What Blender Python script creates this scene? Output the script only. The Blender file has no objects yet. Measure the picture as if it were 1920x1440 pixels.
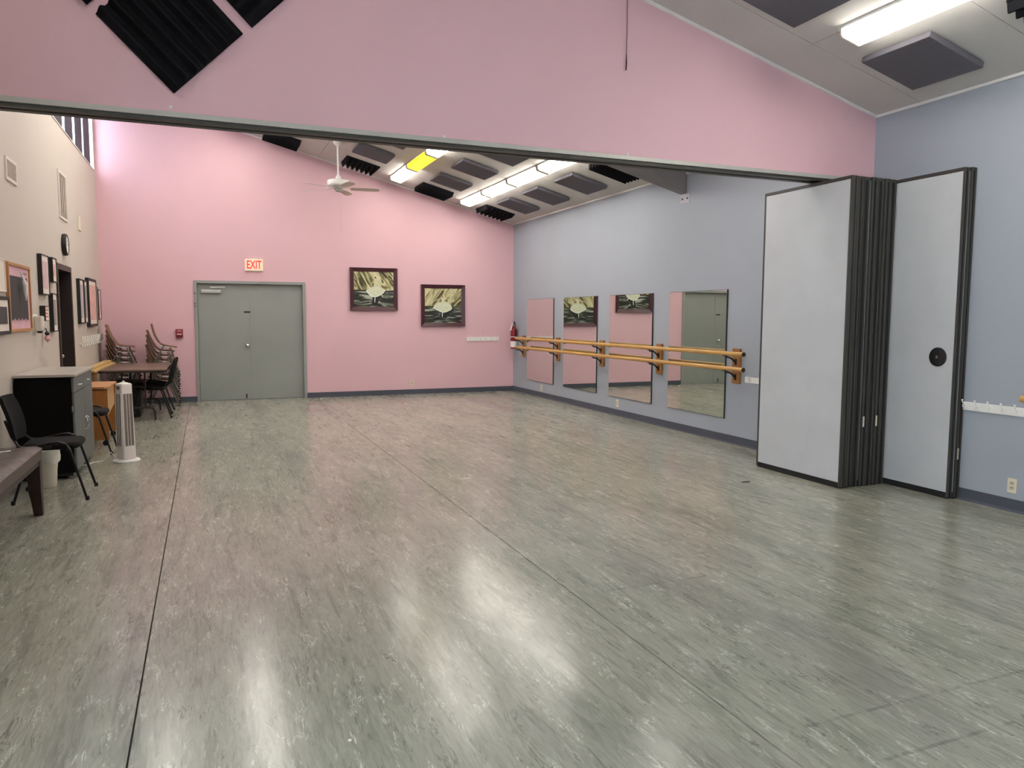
import bpy, bmesh, math, random
from mathutils import Matrix, Vector
random.seed(7)
S = bpy.context.scene
C = S.collection
PI = math.pi
# ------------------------------------------------------------------ room constants (metres)
R, B, L, P, H, SL = 5.945, 14.578, -1.648, 5.492, 3.447, 0.26065
FRONT = -4.2
TH = math.atan(SL)
def cz(x): return H + SL * (R - x)

# ------------------------------------------------------------------ camera
cam = bpy.data.cameras.new('camera'); co = bpy.data.objects.new('camera', cam); C.objects.link(co)
r_ = Vector((0.926601, -0.376025, 0.003875)); u_ = Vector((0.029735, 0.083537, 0.996061)); f_ = Vector((0.374868, 0.922836, -0.088586))
m = Matrix((r_, u_, -f_)).transposed().to_4x4(); m.translation = (0, 0, 1.5377); co.matrix_world = m
cam.sensor_fit = 'HORIZONTAL'; cam.sensor_width = 36.0; cam.lens = 1411.05 / 1920 * 36
cam.clip_start = 0.05; cam.clip_end = 200
S.camera = co
# ------------------------------------------------------------------ sky, exposure
SKY = 10.0
LAMP = 12.0
w = bpy.data.worlds.new('sky'); S.world = w; w.use_nodes = True
bg = w.node_tree.nodes['Background']; bg.inputs[0].default_value = (0.84, 0.91, 1.0, 1); bg.inputs[1].default_value = SKY
S.view_settings.view_transform = 'Standard'; S.view_settings.look = 'None'
S.view_settings.exposure = 0.66; S.view_settings.gamma = 1.0; S.view_settings.use_curve_mapping = False
S.cycles.use_denoising = True
S.cycles.max_bounces = 7; S.cycles.diffuse_bounces = 5; S.cycles.glossy_bounces = 3
S.cycles.use_adaptive_sampling = True; S.cycles.adaptive_threshold = 0.15; S.cycles.adaptive_min_samples = 16
S.cycles.sample_clamp_indirect = 8.0

# ------------------------------------------------------------------ materials
def lin(c):
    return tuple((v / 12.92 if v <= 0.04045 else ((v + 0.055) / 1.055) ** 2.4) for v in [x / 255 for x in c]) + (1,)
MATS = {}
def mat(name, rgb, rough=0.6, metal=0.0, var=0.06, scale=6.0, bump=0.0, bscale=150.0, spec=0.5, stretch=(1, 1, 1), emit=None):
    if name in MATS: return MATS[name]
    M = bpy.data.materials.new(name); M.use_nodes = True; nt = M.node_tree; N = nt.nodes; K = nt.links
    b = N['Principled BSDF']; b.inputs['Roughness'].default_value = rough; b.inputs['Metallic'].default_value = metal
    b.inputs['Specular IOR Level'].default_value = spec
    c = lin(rgb)
    tc = N.new('ShaderNodeTexCoord'); mp = N.new('ShaderNodeMapping'); mp.inputs['Scale'].default_value = stretch
    K.new(tc.outputs['Object'], mp.inputs[0])
    if var:
        n = N.new('ShaderNodeTexNoise'); n.inputs['Scale'].default_value = scale; n.inputs['Detail'].default_value = 2
        K.new(mp.outputs[0], n.inputs['Vector'])
        rp = N.new('ShaderNodeValToRGB'); rp.color_ramp.elements[0].position = 0.3; rp.color_ramp.elements[1].position = 0.7
        rp.color_ramp.elements[0].color = tuple(v * (1 - var) for v in c[:3]) + (1,)
        rp.color_ramp.elements[1].color = tuple(min(1, v * (1 + var)) for v in c[:3]) + (1,)
        K.new(n.outputs['Fac'], rp.inputs[0]); K.new(rp.outputs[0], b.inputs['Base Color'])
    else: b.inputs['Base Color'].default_value = c
    if bump:
        n2 = N.new('ShaderNodeTexNoise'); n2.inputs['Scale'].default_value = bscale; K.new(mp.outputs[0], n2.inputs['Vector'])
        bp = N.new('ShaderNodeBump'); bp.inputs['Strength'].default_value = bump; bp.inputs['Distance'].default_value = 0.004
        K.new(n2.outputs['Fac'], bp.inputs['Height']); K.new(bp.outputs[0], b.inputs['Normal'])
    if emit:
        b.inputs['Emission Color'].default_value = emit[0]; b.inputs['Emission Strength'].default_value = emit[1]
    MATS[name] = M; return M

def floor_material():
    M = bpy.data.materials.new('vinyl_floor'); M.use_nodes = True; nt = M.node_tree; N = nt.nodes; K = nt.links
    b = N['Principled BSDF']
    tc = N.new('ShaderNodeTexCoord')
    def noise(sx, sy, scale, detail, dist=0.0, loc=(0, 0, 0), rz=0.0):
        mp = N.new('ShaderNodeMapping'); mp.inputs['Scale'].default_value = (sx, sy, 1); mp.inputs['Location'].default_value = loc; mp.inputs['Rotation'].default_value = (0, 0, rz)
        K.new(tc.outputs['Object'], mp.inputs[0])
        n = N.new('ShaderNodeTexNoise'); n.inputs['Scale'].default_value = scale; n.inputs['Detail'].default_value = detail; n.inputs['Distortion'].default_value = dist
        n.inputs['Roughness'].default_value = 0.62
        K.new(mp.outputs[0], n.inputs['Vector']); return n.outputs['Fac']
    def ramp(src, stops):
        rp = N.new('ShaderNodeValToRGB'); e = rp.color_ramp.elements
        while len(e) < len(stops): e.new(0.5)
        for k, (p, c) in enumerate(stops): e[k].position = p; e[k].color = c if len(c) == 4 else c + (1,)
        K.new(src, rp.inputs[0]); return rp.outputs[0]
    def mix(a, bcol, fac, mode='MIX'):
        x = N.new('ShaderNodeMix'); x.data_type = 'RGBA'; x.blend_type = mode
        K.new(a, x.inputs[6])
        if isinstance(bcol, tuple): x.inputs[7].default_value = bcol
        else: K.new(bcol, x.inputs[7])
        if isinstance(fac, float): x.inputs[0].default_value = fac
        else: K.new(fac, x.inputs[0])
        return x.outputs[2]
    W = lambda v: (v, v, v)
    base = ramp(noise(2.2, 0.6, 1.0, 3, 0.5), [(0.3, lin((142, 144, 131))), (0.52, lin((154, 154, 141))), (0.74, lin((162, 161, 149)))])
    fine = ramp(noise(60, 7, 1.0, 3, 1.0), [(0.3, W(0.80)), (0.5, W(1.0)), (0.7, W(1.16))])
    col = mix(base, fine, 1.0, 'MULTIPLY')
    streak = ramp(noise(16, 1.6, 1.0, 4, 1.0, (1.1, 4.7, 0), 0.03), [(0.34, W(0.74)), (0.46, W(1.0)), (0.62, W(1.0)), (0.74, W(1.12))])
    col = mix(col, streak, 1.0, 'MULTIPLY')
    def veins(n1, n2, eps, lo, hi, top):
        line = ramp(n1, [(0.5 - eps, W(0.0)), (0.5, W(1.0)), (0.5 + eps, W(0.0))]); where = ramp(n2, [(lo, W(0.0)), (hi, W(top))])
        q = N.new('ShaderNodeMath'); q.operation = 'MULTIPLY'; K.new(line, q.inputs[0]); K.new(where, q.inputs[1]); return q.outputs[0]
    col = mix(col, lin((84, 86, 80)), veins(noise(26, 3.4, 1.0, 3, 1.6, (3.1, 7.7, 0), 0.05), noise(13, 3.0, 1.0, 2, 0.8, (8.1, 0.4, 0)), 0.035, 0.50, 0.62, 0.8))
    col = mix(col, lin((214, 213, 200)), veins(noise(30, 4.5, 1.0, 3, 2.0, (9.3, 1.7, 0), -0.06), noise(15, 3.6, 1.0, 2, 0.8, (2.7, 5.9, 0)), 0.030, 0.53, 0.63, 0.95))
    smudge = ramp(noise(1.6, 0.35, 1.0, 3, 0.4, (4.4, 2.2, 0)), [(0.54, W(0.0)), (0.74, W(0.5))])
    col = mix(col, lin((104, 102, 102)), smudge)
    # faint scuffed outline left by old tape: short bars (centre, half length) along x or y
    sp = N.new('ShaderNodeSeparateXYZ'); K.new(tc.outputs['Object'], sp.inputs[0]); total = None
    def near(src, c, h):
        q = N.new('ShaderNodeMath'); q.operation = 'COMPARE'; q.inputs[1].default_value = c; q.inputs[2].default_value = h; K.new(src, q.inputs[0]); return q.outputs[0]
    for cx, hx_, cy, hy_ in ((3.0, 0.95, 2.10, 0.009), (2.6, 0.5, 1.83, 0.009), (1.99, 0.009, 3.25, 0.75), (2.55, 0.55, 4.0, 0.008), (2.4, 0.35, 3.62, 0.008), (3.0, 0.008, 5.2, 0.9)):
        q = N.new('ShaderNodeMath'); q.operation = 'MULTIPLY'; K.new(near(sp.outputs[0], cx, hx_), q.inputs[0]); K.new(near(sp.outputs[1], cy, hy_), q.inputs[1])
        if total is None: total = q.outputs[0]
        else:
            t2 = N.new('ShaderNodeMath'); t2.operation = 'MAXIMUM'; K.new(total, t2.inputs[0]); K.new(q.outputs[0], t2.inputs[1]); total = t2.outputs[0]
    wear = ramp(noise(9, 9, 1.0, 2, 0.5, (5.5, 3.3, 0)), [(0.38, W(0.0)), (0.62, W(0.45))])
    q = N.new('ShaderNodeMath'); q.operation = 'MULTIPLY'; K.new(total, q.inputs[0]); K.new(wear, q.inputs[1])
    col = mix(col, lin((84, 84, 84)), q.outputs[0])
    K.new(col, b.inputs['Base Color'])
    rr = ramp(noise(3, 1.2, 2.0, 2), [(0.3, W(0.175)), (0.7, W(0.235))])
    K.new(rr, b.inputs['Roughness'])
    b.inputs['Specular IOR Level'].default_value = 0.40
    bp = N.new('ShaderNodeBump'); bp.inputs['Strength'].default_value = 0.10; bp.inputs['Distance'].default_value = 0.003
    K.new(noise(30, 12, 1.0, 2, 0.5), bp.inputs['Height']); K.new(bp.outputs[0], b.inputs['Normal'])
    return M

def painting_material(name, sgn):
    M = bpy.data.materials.new(name); M.use_nodes = True; nt = M.node_tree; N = nt.nodes; K = nt.links
    b = N['Principled BSDF']; b.inputs['Roughness'].default_value = 0.5
    tc = N.new('ShaderNodeTexCoord')
    def mapped(scale, rot=(0, 0, 0), loc=(0, 0, 0)):
        mp = N.new('ShaderNodeMapping'); mp.inputs['Scale'].default_value = scale; mp.inputs['Rotation'].default_value = rot; mp.inputs['Location'].default_value = loc
        r0 = N.new('ShaderNodeMapping'); r0.inputs['Rotation'].default_value = rot; mp.inputs['Rotation'].default_value = (0, 0, 0)
        K.new(tc.outputs['Object'], r0.inputs[0]); K.new(r0.outputs[0], mp.inputs[0]); return mp.outputs[0]
    def ramp(src, stops):
        rp = N.new('ShaderNodeValToRGB'); e = rp.color_ramp.elements
        while len(e) < len(stops): e.new(0.5)
        for k, (p, c) in enumerate(stops): e[k].position = p; e[k].color = c
        K.new(src, rp.inputs[0]); return rp.outputs[0]
    wv = N.new('ShaderNodeTexNoise'); wv.inputs['Scale'].default_value = 1.0; wv.inputs['Detail'].default_value = 5; wv.inputs['Distortion'].default_value = 1.5
    K.new(mapped((11.0, 1, 2.4), (0, sgn * 0.62, 0), (2.1 * sgn, 0, 0.7)), wv.inputs['Vector'])
    top = ramp(wv.outputs['Fac'], [(0.33, lin((52, 50, 22))), (0.43, lin((120, 114, 74))), (0.52, lin((192, 185, 142))), (0.66, lin((216, 212, 172)))])
    n = N.new('ShaderNodeTexNoise'); n.inputs['Scale'].default_value = 1.0; n.inputs['Detail'].default_value = 4; n.inputs['Distortion'].default_value = 0.8
    K.new(mapped((3.2, 1, 22), (0, 0, 0), (sgn * 3.7, 0, 1.3)), n.inputs['Vector'])
    bot = ramp(n.outputs['Fac'], [(0.40, lin((22, 24, 20))), (0.52, lin((52, 56, 48))), (0.60, lin((150, 156, 140))), (0.72, lin((205, 208, 196)))])
    sx = N.new('ShaderNodeSeparateXYZ'); K.new(tc.outputs['Object'], sx.inputs[0])
    lt = N.new('ShaderNodeMath'); lt.operation = 'GREATER_THAN'; lt.inputs[1].default_value = -0.012; K.new(sx.outputs[2], lt.inputs[0])
    x = N.new('ShaderNodeMix'); x.data_type = 'RGBA'; K.new(lt.outputs[0], x.inputs[0]); K.new(bot, x.inputs[6]); K.new(top, x.inputs[7])
    K.new(x.outputs[2], b.inputs['Base Color']); return M

PINK = mat('pink_paint', (223, 181, 190), 0.62, var=0.015, scale=1.2, bump=0.05, bscale=220)
GREYBLUE = mat('grey_blue_paint', (161, 167, 177), 0.6, var=0.02, scale=1.0, bump=0.05, bscale=220)
BEIGE = mat('beige_paint', (198, 188, 178), 0.6, var=0.02, scale=1.0, bump=0.05, bscale=220)
CEILM = mat('ceiling_board', (196, 192, 188), 0.8, var=0.03, scale=2.0, bump=0.1, bscale=90)
CGAP = mat('ceiling_gap', (120, 116, 112), 0.9, var=0)
DOORG = mat('door_grey', (146, 150, 146), 0.42, var=0.04, scale=1.5)
FRAMEG = mat('door_frame_grey', (148, 151, 149), 0.45, var=0.03)
BASEB = mat('vinyl_baseboard', (74, 78, 90), 0.5, var=0.04)
STEEL = mat('brushed_steel', (190, 190, 188), 0.3, 1.0, var=0.03)
CHROME = mat('chrome', (215, 215, 215), 0.12, 1.0, var=0)
BLACK = mat('black_plastic', (22, 22, 24), 0.5, var=0.05)
FOAM = mat('black_foam', (26, 26, 30), 0.95, var=0.1, scale=30, bump=0.4, bscale=300, spec=0.1)
PANELG = mat('grey_acoustic_fabric', (104, 101, 108), 0.95, var=0.04, scale=60, bump=0.2, bscale=500, spec=0.1)
WHITE = mat('white_plastic', (232, 230, 226), 0.4, var=0.02)
WHITEP = mat('white_paint', (228, 226, 224), 0.5, var=0.02)
IVORY = mat('ivory_plastic', (218, 210, 186), 0.4, var=0.02)
ALU = mat('light_aluminium', (186, 184, 178), 0.45, 0.3, var=0.03)
DARKALU = mat('dark_bronze_aluminium', (70, 69, 66), 0.45, 0.3, var=0.05)
FABRICG = mat('panel_fabric_grey', (192, 193, 197), 0.9, var=0.035, scale=3.0, bump=0.25, bscale=400, spec=0.15)
RUBBER = mat('black_rubber', (20, 20, 22), 0.75, var=0.05)
OAK = mat('oak_wood', (196, 150, 84), 0.45, var=0.16, scale=5, stretch=(8, 0.6, 8))
OAKD = mat('oak_plate_wood', (158, 108, 58), 0.5, var=0.18, scale=5, stretch=(8, 8, 0.7))
PINE = mat('pine_plank', (190, 158, 100), 0.55, var=0.15, scale=5, stretch=(8, 0.5, 8))
DESKW = mat('beech_laminate', (184, 132, 84), 0.42, var=0.08, scale=6, stretch=(1, 8, 1))
DESKS = mat('beech_side', (170, 112, 58), 0.45, var=0.08, scale=6, stretch=(6, 6, 0.7))
TABLET = mat('walnut_laminate', (112, 92, 80), 0.3, var=0.12, scale=4, stretch=(1, 8, 1))
MAROON = mat('maroon_lacquer', (72, 32, 44), 0.35, var=0.08)
MIRROR = mat('mirror_silver', (226, 230, 224), 0.0, 1.0, var=0)
MIRRORE = mat('mirror_edge', (44, 48, 50), 0.3, var=0)
REDP = mat('red_enamel', (128, 20, 30), 0.3, var=0.05)
CABG = mat('cabinet_grey_laminate', (104, 108, 106), 0.45, var=0.04)
CABT = mat('marbled_worktop', (178, 172, 164), 0.35, var=0.14, scale=9)
LEATHER = mat('dark_brown_leather', (74, 63, 57), 0.38, var=0.12, scale=12, bump=0.25, bscale=180)
DWOOD = mat('dark_cherry_wood', (44, 22, 18), 0.4, var=0.15, stretch=(6, 6, 1))
CLOTH = mat('black_upholstery', (15, 15, 17), 0.85, var=0.1, scale=40, bump=0.2, bscale=400, spec=0.25)
TUBE = mat('black_steel_tube', (28, 28, 30), 0.35, 0.4, var=0.03)
SHELL = mat('tan_plywood_shell', (118, 88, 62), 0.45, var=0.12, scale=5, stretch=(1, 6, 1))
BINW = mat('white_bin_plastic', (214, 206, 188), 0.5, var=0.03)
LINER = mat('bin_liner', (226, 222, 212), 0.35, var=0.05)
PAPER = mat('white_paper', (226, 214, 204), 0.8, var=0.05)
PINKP = mat('pink_paper', (214, 170, 182), 0.8, var=0.06)
BLACKP = mat('black_paper', (62, 58, 58), 0.85, var=0.05)
DARKV = mat('dark_interior', (22, 19, 18), 0.7, var=0.05)
RED = mat('red_print', (196, 52, 48), 0.6, var=0)
EXITR = mat('exit_red', (214, 40, 44), 0.5, var=0, emit=((1, 0.08, 0.08, 1), 0.35))
TUTU = mat('tutu_cream', (212, 214, 190), 0.7, var=0.08, scale=30)
SKIN = mat('dancer_cream', (214, 206, 172), 0.7, var=0.05)
DARKP = mat('dark_paint_stroke', (40, 36, 18), 0.6, var=0.05)
WHITES = mat('white_paint_stroke', (236, 238, 230), 0.6, var=0.03)
GLASS = bpy.data.materials.new('window_glass'); GLASS.use_nodes = True
_n = GLASS.node_tree; _n.nodes.remove(_n.nodes['Principled BSDF']); _t = _n.nodes.new('ShaderNodeBsdfTransparent'); _t.inputs[0].default_value = (0.93, 0.95, 0.95, 1)
_g = _n.nodes.new('ShaderNodeBsdfGlossy'); _g.inputs['Roughness'].default_value = 0.02; _mx = _n.nodes.new('ShaderNodeMixShader'); _mx.inputs[0].default_value = 0.06
_n.links.new(_t.outputs[0], _mx.inputs[1]); _n.links.new(_g.outputs[0], _mx.inputs[2]); _n.links.new(_mx.outputs[0], _n.nodes['Material Output'].inputs[0])
DIMGLASS = GLASS.copy(); DIMGLASS.name = 'dimmed_window_glass'  # transmission lowered to tone down daylight on the far pink wall
for _q in DIMGLASS.node_tree.nodes:
    if _q.type == 'BSDF_TRANSPARENT': _q.inputs[0].default_value = (0.78, 0.79, 0.82, 1)
def lampmat(name, col, strength):
    return mat(name, (236, 234, 226), 0.4, var=0, emit=(col, strength))
LITE = lampmat('lit_diffuser', (1.0, 0.955, 0.85, 1), LAMP)
YELL = mat('yellow_lit_diffuser', (250, 214, 40), 0.4, var=0, emit=((1.0, 0.72, 0.02, 1), LAMP * 0.075))
FLOORM = floor_material()

# ------------------------------------------------------------------ mesh helpers
class MB:
    def __init__(s): s.v = []; s.f = []
    def add(s, vs, fs):
        o = len(s.v); s.v += [tuple(v) for v in vs]; s.f += [tuple(i + o for i in f) for f in fs]; return s
    def box(s, x0, x1, y0, y1, z0, z1):
        return s.add([(x0,y0,z0),(x1,y0,z0),(x1,y1,z0),(x0,y1,z0),(x0,y0,z1),(x1,y0,z1),(x1,y1,z1),(x0,y1,z1)],
                     [(0,3,2,1),(4,5,6,7),(0,1,5,4),(1,2,6,5),(2,3,7,6),(3,0,4,7)])
    def hexa(s, p):  # 8 points ordered like box
        return s.add(p, [(0,3,2,1),(4,5,6,7),(0,1,5,4),(1,2,6,5),(2,3,7,6),(3,0,4,7)])
    def prism(s, poly, axis, a, b):  # poly in the two other axes, extruded along axis from a to b
        n = len(poly)
        def mk(q, t):
            if axis == 'x': return (t, q[0], q[1])
            if axis == 'y': return (q[0], t, q[1])
            return (q[0], q[1], t)
        vs = [mk(q, a) for q in poly] + [mk(q, b) for q in poly]
        fs = [tuple(range(n))[::-1], tuple(range(n, 2 * n))] + [(i, (i + 1) % n, n + (i + 1) % n, n + i) for i in range(n)]
        return s.add(vs, fs)
    def tube(s, path, r, n=10, rr=None, cap=True):
        P_ = [Vector(p) for p in path]; rings = []
        ref = Vector((0, 0, 1))
        if abs((P_[-1] - P_[0]).normalized().dot(ref)) > 0.9: ref = Vector((1, 0.1, 0))
        for i, p in enumerate(P_):
            t = (P_[min(i + 1, len(P_) - 1)] - P_[max(i - 1, 0)]).normalized()
            a = t.cross(ref)
            if a.length < 1e-4: a = t.cross(Vector((0, 1, 0)))
            a.normalize(); b_ = t.cross(a).normalized(); q = rr[i] if rr else r
            rings.append([p + a * math.cos(2 * PI * k / n) * q + b_ * math.sin(2 * PI * k / n) * q for k in range(n)])
        vs = [v for rg in rings for v in rg]; fs = []
        for i in range(len(P_) - 1):
            for k in range(n):
                fs.append((i * n + k, i * n + (k + 1) % n, (i + 1) * n + (k + 1) % n, (i + 1) * n + k))
        if cap: fs.append(tuple(range(n))[::-1]); fs.append(tuple(range((len(P_) - 1) * n, len(P_) * n)))
        return s.add(vs, fs)
    def lathe(s, prof, n=24, c=(0, 0, 0), axis='z'):
        vs = []; fs = []
        for r, z in prof:
            for k in range(n):
                a = 2 * PI * k / n; p = (r * math.cos(a), r * math.sin(a), z)
                if axis == 'x': p = (p[2], p[0], p[1])
                if axis == 'y': p = (p[0], p[2], p[1])
                vs.append((p[0] + c[0], p[1] + c[1], p[2] + c[2]))
        for i in range(len(prof) - 1):
            for k in range(n): fs.append((i * n + k, i * n + (k + 1) % n, (i + 1) * n + (k + 1) % n, (i + 1) * n + k))
        fs.append(tuple(range(n))[::-1]); fs.append(tuple(range((len(prof) - 1) * n, len(prof) * n)))
        return s.add(vs, fs)
    def build(s, name, material, parent=None, bevel=0.0, seg=2, smooth=False, loc=None, rot=None):
        me = bpy.data.meshes.new(name); me.from_pydata(s.v, [], s.f)
        bm = bmesh.new(); bm.from_mesh(me); bmesh.ops.recalc_face_normals(bm, faces=bm.faces)
        if bevel: bmesh.ops.bevel(bm, geom=[e for e in bm.edges if len(e.link_faces) == 2 and e.calc_face_angle(0) > 0.6], offset=bevel, segments=seg, profile=0.5, affect='EDGES')
        if smooth:
            for f in bm.faces: f.smooth = True
            for e in bm.edges:
                if len(e.link_faces) == 2 and e.calc_face_angle(0) > 0.8: e.smooth = False
        bm.to_mesh(me); bm.free(); me.materials.append(material)
        o = bpy.data.objects.new(name, me); C.objects.link(o)
        if parent: o.parent = parent
        if loc: o.location = loc
        if rot: o.rotation_euler = rot
        return o
def box(name, d, material, parent=None, bevel=0.0, **k): return MB().box(*d).build(name, material, parent, bevel, **k)
def tag(o, label=None, cat=None, group=None, kind=None):
    if label: o['label'] = label
    if cat: o['category'] = cat
    if group: o['group'] = group
    if kind: o['kind'] = kind
    return o
def thing(name, label, cat, loc=(0, 0, 0), rz=0.0, group=None, rot=None):
    o = bpy.data.objects.new(name, None); C.objects.link(o); o.location = loc; o.rotation_euler = rot or (0, 0, rz); o.empty_display_size = 0.1
    return tag(o, label, cat, group)
def kids(o): return [c for c in bpy.data.objects if c.parent == o]
def copy_tree(o, parent=None):
    c = o.copy(); C.objects.link(c); c.parent = parent
    for ch in kids(o): copy_tree(ch, c)
    return c
def struct(o, label=None, cat=None): return tag(o, label, cat, kind='structure')
def sempty(name, label, cat, loc=(0, 0, 0)):
    o = thing(name, label, cat, loc); o['kind'] = 'structure'; return o
def text_mesh(name, s, size, material, parent, loc, rot, depth=0.002, bold=0.0, sx=1.0):
    cu = bpy.data.curves.new(name, 'FONT'); cu.body = s; cu.size = size; cu.align_x = 'CENTER'; cu.align_y = 'CENTER'; cu.extrude = depth; cu.offset = bold
    t = bpy.data.objects.new('tmp_text', cu); C.objects.link(t)
    dg = bpy.context.evaluated_depsgraph_get(); me = bpy.data.meshes.new_from_object(t.evaluated_get(dg)); bpy.data.objects.remove(t)
    me.name = name; me.materials.clear(); me.materials.append(material)
    o = bpy.data.objects.new(name, me); C.objects.link(o); o.parent = parent; o.location = loc; o.rotation_euler = rot; o.scale = (sx, 1, 1); return o

# ================================================================== SETTING
# floor: four vinyl sheets with welded seams between them
fl = sempty('floor', 'grey marbled sheet vinyl floor of the dance studio', 'floor')
box('subfloor', (L - 0.3, R + 0.2, FRONT - 0.2, B + 0.2, -0.2, -0.006), mat('subfloor', (34, 34, 32), 0.8, var=0), fl)
xs = [L - 0.02, -0.295, 1.857, 3.945, R + 0.02]; gp = [0.0035, 0.0032, 0.0008]
for k in range(4):
    a = xs[k] + (gp[k - 1] if k else 0); b2 = xs[k + 1] - (gp[k] if k < 3 else 0)
    box('vinyl_sheet', (a, b2, FRONT - 0.1, B + 0.1, -0.006, 0.0), FLOORM, fl)

# ceiling: boards on a sloping deck
ce = sempty('ceiling', 'sloping ceiling of off-white boards', 'ceiling')
def slab(name, x0, x1, y0, y1, t0, t1, material, parent):
    return MB().hexa([(x0,y0,cz(x0)+t0),(x1,y0,cz(x1)+t0),(x1,y1,cz(x1)+t0),(x0,y1,cz(x0)+t0),(x0,y0,cz(x0)+t1),(x1,y0,cz(x1)+t1),(x1,y1,cz(x1)+t1),(x0,y1,cz(x0)+t1)]).build(name, material, parent)
slab('deck', L - 0.3, R + 0.2, FRONT - 0.2, B + 0.2, 0.012, 0.2, CGAP, ce)
cxs = [L] + [4.68 - 1.33 * k for k in range(4, -1, -1)] + [R]
cys = [FRONT] + [5.0 + 1.2 * k for k in range(-7, 8)] + [B]
for i in range(len(cxs) - 1):
    for j in range(len(cys) - 1):
        slab('ceiling_board', cxs[i] + 0.003, cxs[i + 1] - 0.003, cys[j] + 0.003, cys[j + 1] - 0.003, 0.0, 0.013, CEILM, ce)

# walls
def gable(x0, x1, zb, y0, y1):
    return MB().prism([(x0, zb), (x1, zb), (x1, cz(x1) + 0.005), (x0, cz(x0) + 0.005)], 'y', y0, y1)
DX0, DX1, DZ = -0.125, 1.69, 2.115    # double door clear opening
mb = MB(); T = 0.2
for a, b2, zb in ((L - 0.2, DX0 - 0.05, -0.05), (DX0 - 0.05, DX1 + 0.05, DZ + 0.05), (DX1 + 0.05, R + 0.15, -0.05)):
    mb.prism([(a, zb), (b2, zb), (b2, cz(b2) + 0.005), (a, cz(a) + 0.005)], 'y', B, B + T)
struct(mb.build('wall_back', PINK), 'pink gable wall at the far end of the studio', 'wall')
struct(box('wall_right', (R, R + 0.15, FRONT - 0.1, B + 0.1, -0.05, H + 0.03), GREYBLUE), 'grey blue side wall with the mirrors', 'wall')
struct(gable(L - 0.2, R + 0.15, -0.05, FRONT - 0.15, FRONT).build('wall_front', BEIGE), 'beige wall behind the viewer', 'wall')
# left wall with doorway and long high window
D2a, D2b, D2z = 10.55, 11.50, 2.13
WS, WT, WY0, WY1 = 3.935, 5.20, 6.0, 14.47
mb = MB(); X0 = L - 0.24
NY0, NY1, NZ0, NZ1 = -3.8, 1.6, 0.9, 2.75; mb.box(X0, L, FRONT - 0.1, NY0, -0.05, 5.5); mb.box(X0, L, NY0, NY1, -0.05, NZ0); mb.box(X0, L, NY0, NY1, NZ1, 5.5); mb.box(X0, L, NY1, D2a, -0.05, WS); mb.box(X0, L, D2a, D2b, D2z, WS); mb.box(X0, L, D2b, B + 0.1, -0.05, WS)
mb.box(X0, L, NY1, WY0, WS, 5.5); mb.box(X0, L, WY1, B + 0.1, WS, 5.5); mb.box(X0, L, WY0, WY1, WT, 5.5)
struct(mb.build('wall_left', BEIGE), 'beige side wall with pictures, a doorway and a high window', 'wall')
# divider bulkhead above the partition track
BZ = 2.85
struct(gable(L, R, BZ, P, P + 0.16).build('wall_divider', PINK), 'pink bulkhead wall hanging over the partition track', 'wall')
# baseboards, ceiling trims
bb = MB(); bb.box(L, DX0 - 0.05, B - 0.008, B, 0, 0.098); bb.box(DX1 + 0.05, R, B - 0.008, B, 0, 0.098)
struct(bb.build('baseboard_back', BASEB), 'dark grey vinyl cove base along the pink wall', 'baseboard')
bb = MB().prism([(R, 0), (R - 0.016, 0), (R - 0.009, 0.02), (R - 0.008, 0.102), (R, 0.102)], 'y', FRONT, B - 0.008)
struct(bb.build('baseboard_right', BASEB), 'dark grey vinyl cove base along the grey blue wall', 'baseboard')
bb = MB(); bb.box(L, L + 0.008, FRONT, D2a - 0.06, 0, 0.098); bb.box(L, L + 0.008, D2b + 0.06, B - 0.01, 0, 0.098)
struct(bb.build('baseboard_left', BASEB), 'dark grey vinyl cove base along the beige wall', 'baseboard')
struct(box('trim_1', (R - 0.02, R, FRONT, P, H - 0.022, H + 0.002), WHITEP), 'white moulding between near ceiling and grey blue wall', 'trim')
struct(box('trim_2', (R - 0.02, R, P + 0.16, B, H - 0.022, H + 0.002), WHITEP), 'white moulding between far ceiling and grey blue wall', 'trim')
def slopetrim(name, y0, y1, label):
    o = MB().hexa([(L,y0,cz(L)-0.022),(R,y0,cz(R)-0.022),(R,y1,cz(R)-0.022),(L,y1,cz(L)-0.022),(L,y0,cz(L)+0.002),(R,y0,cz(R)+0.002),(R,y1,cz(R)+0.002),(L,y1,cz(L)+0.002)]).build(name, WHITEP)
    struct(o, label, 'trim')
slopetrim('trim_3', P - 0.018, P, 'white moulding sloping along the top of the pink bulkhead')
slopetrim('trim_4', B - 0.018, B, 'white moulding sloping along the top of the far pink wall')

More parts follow.
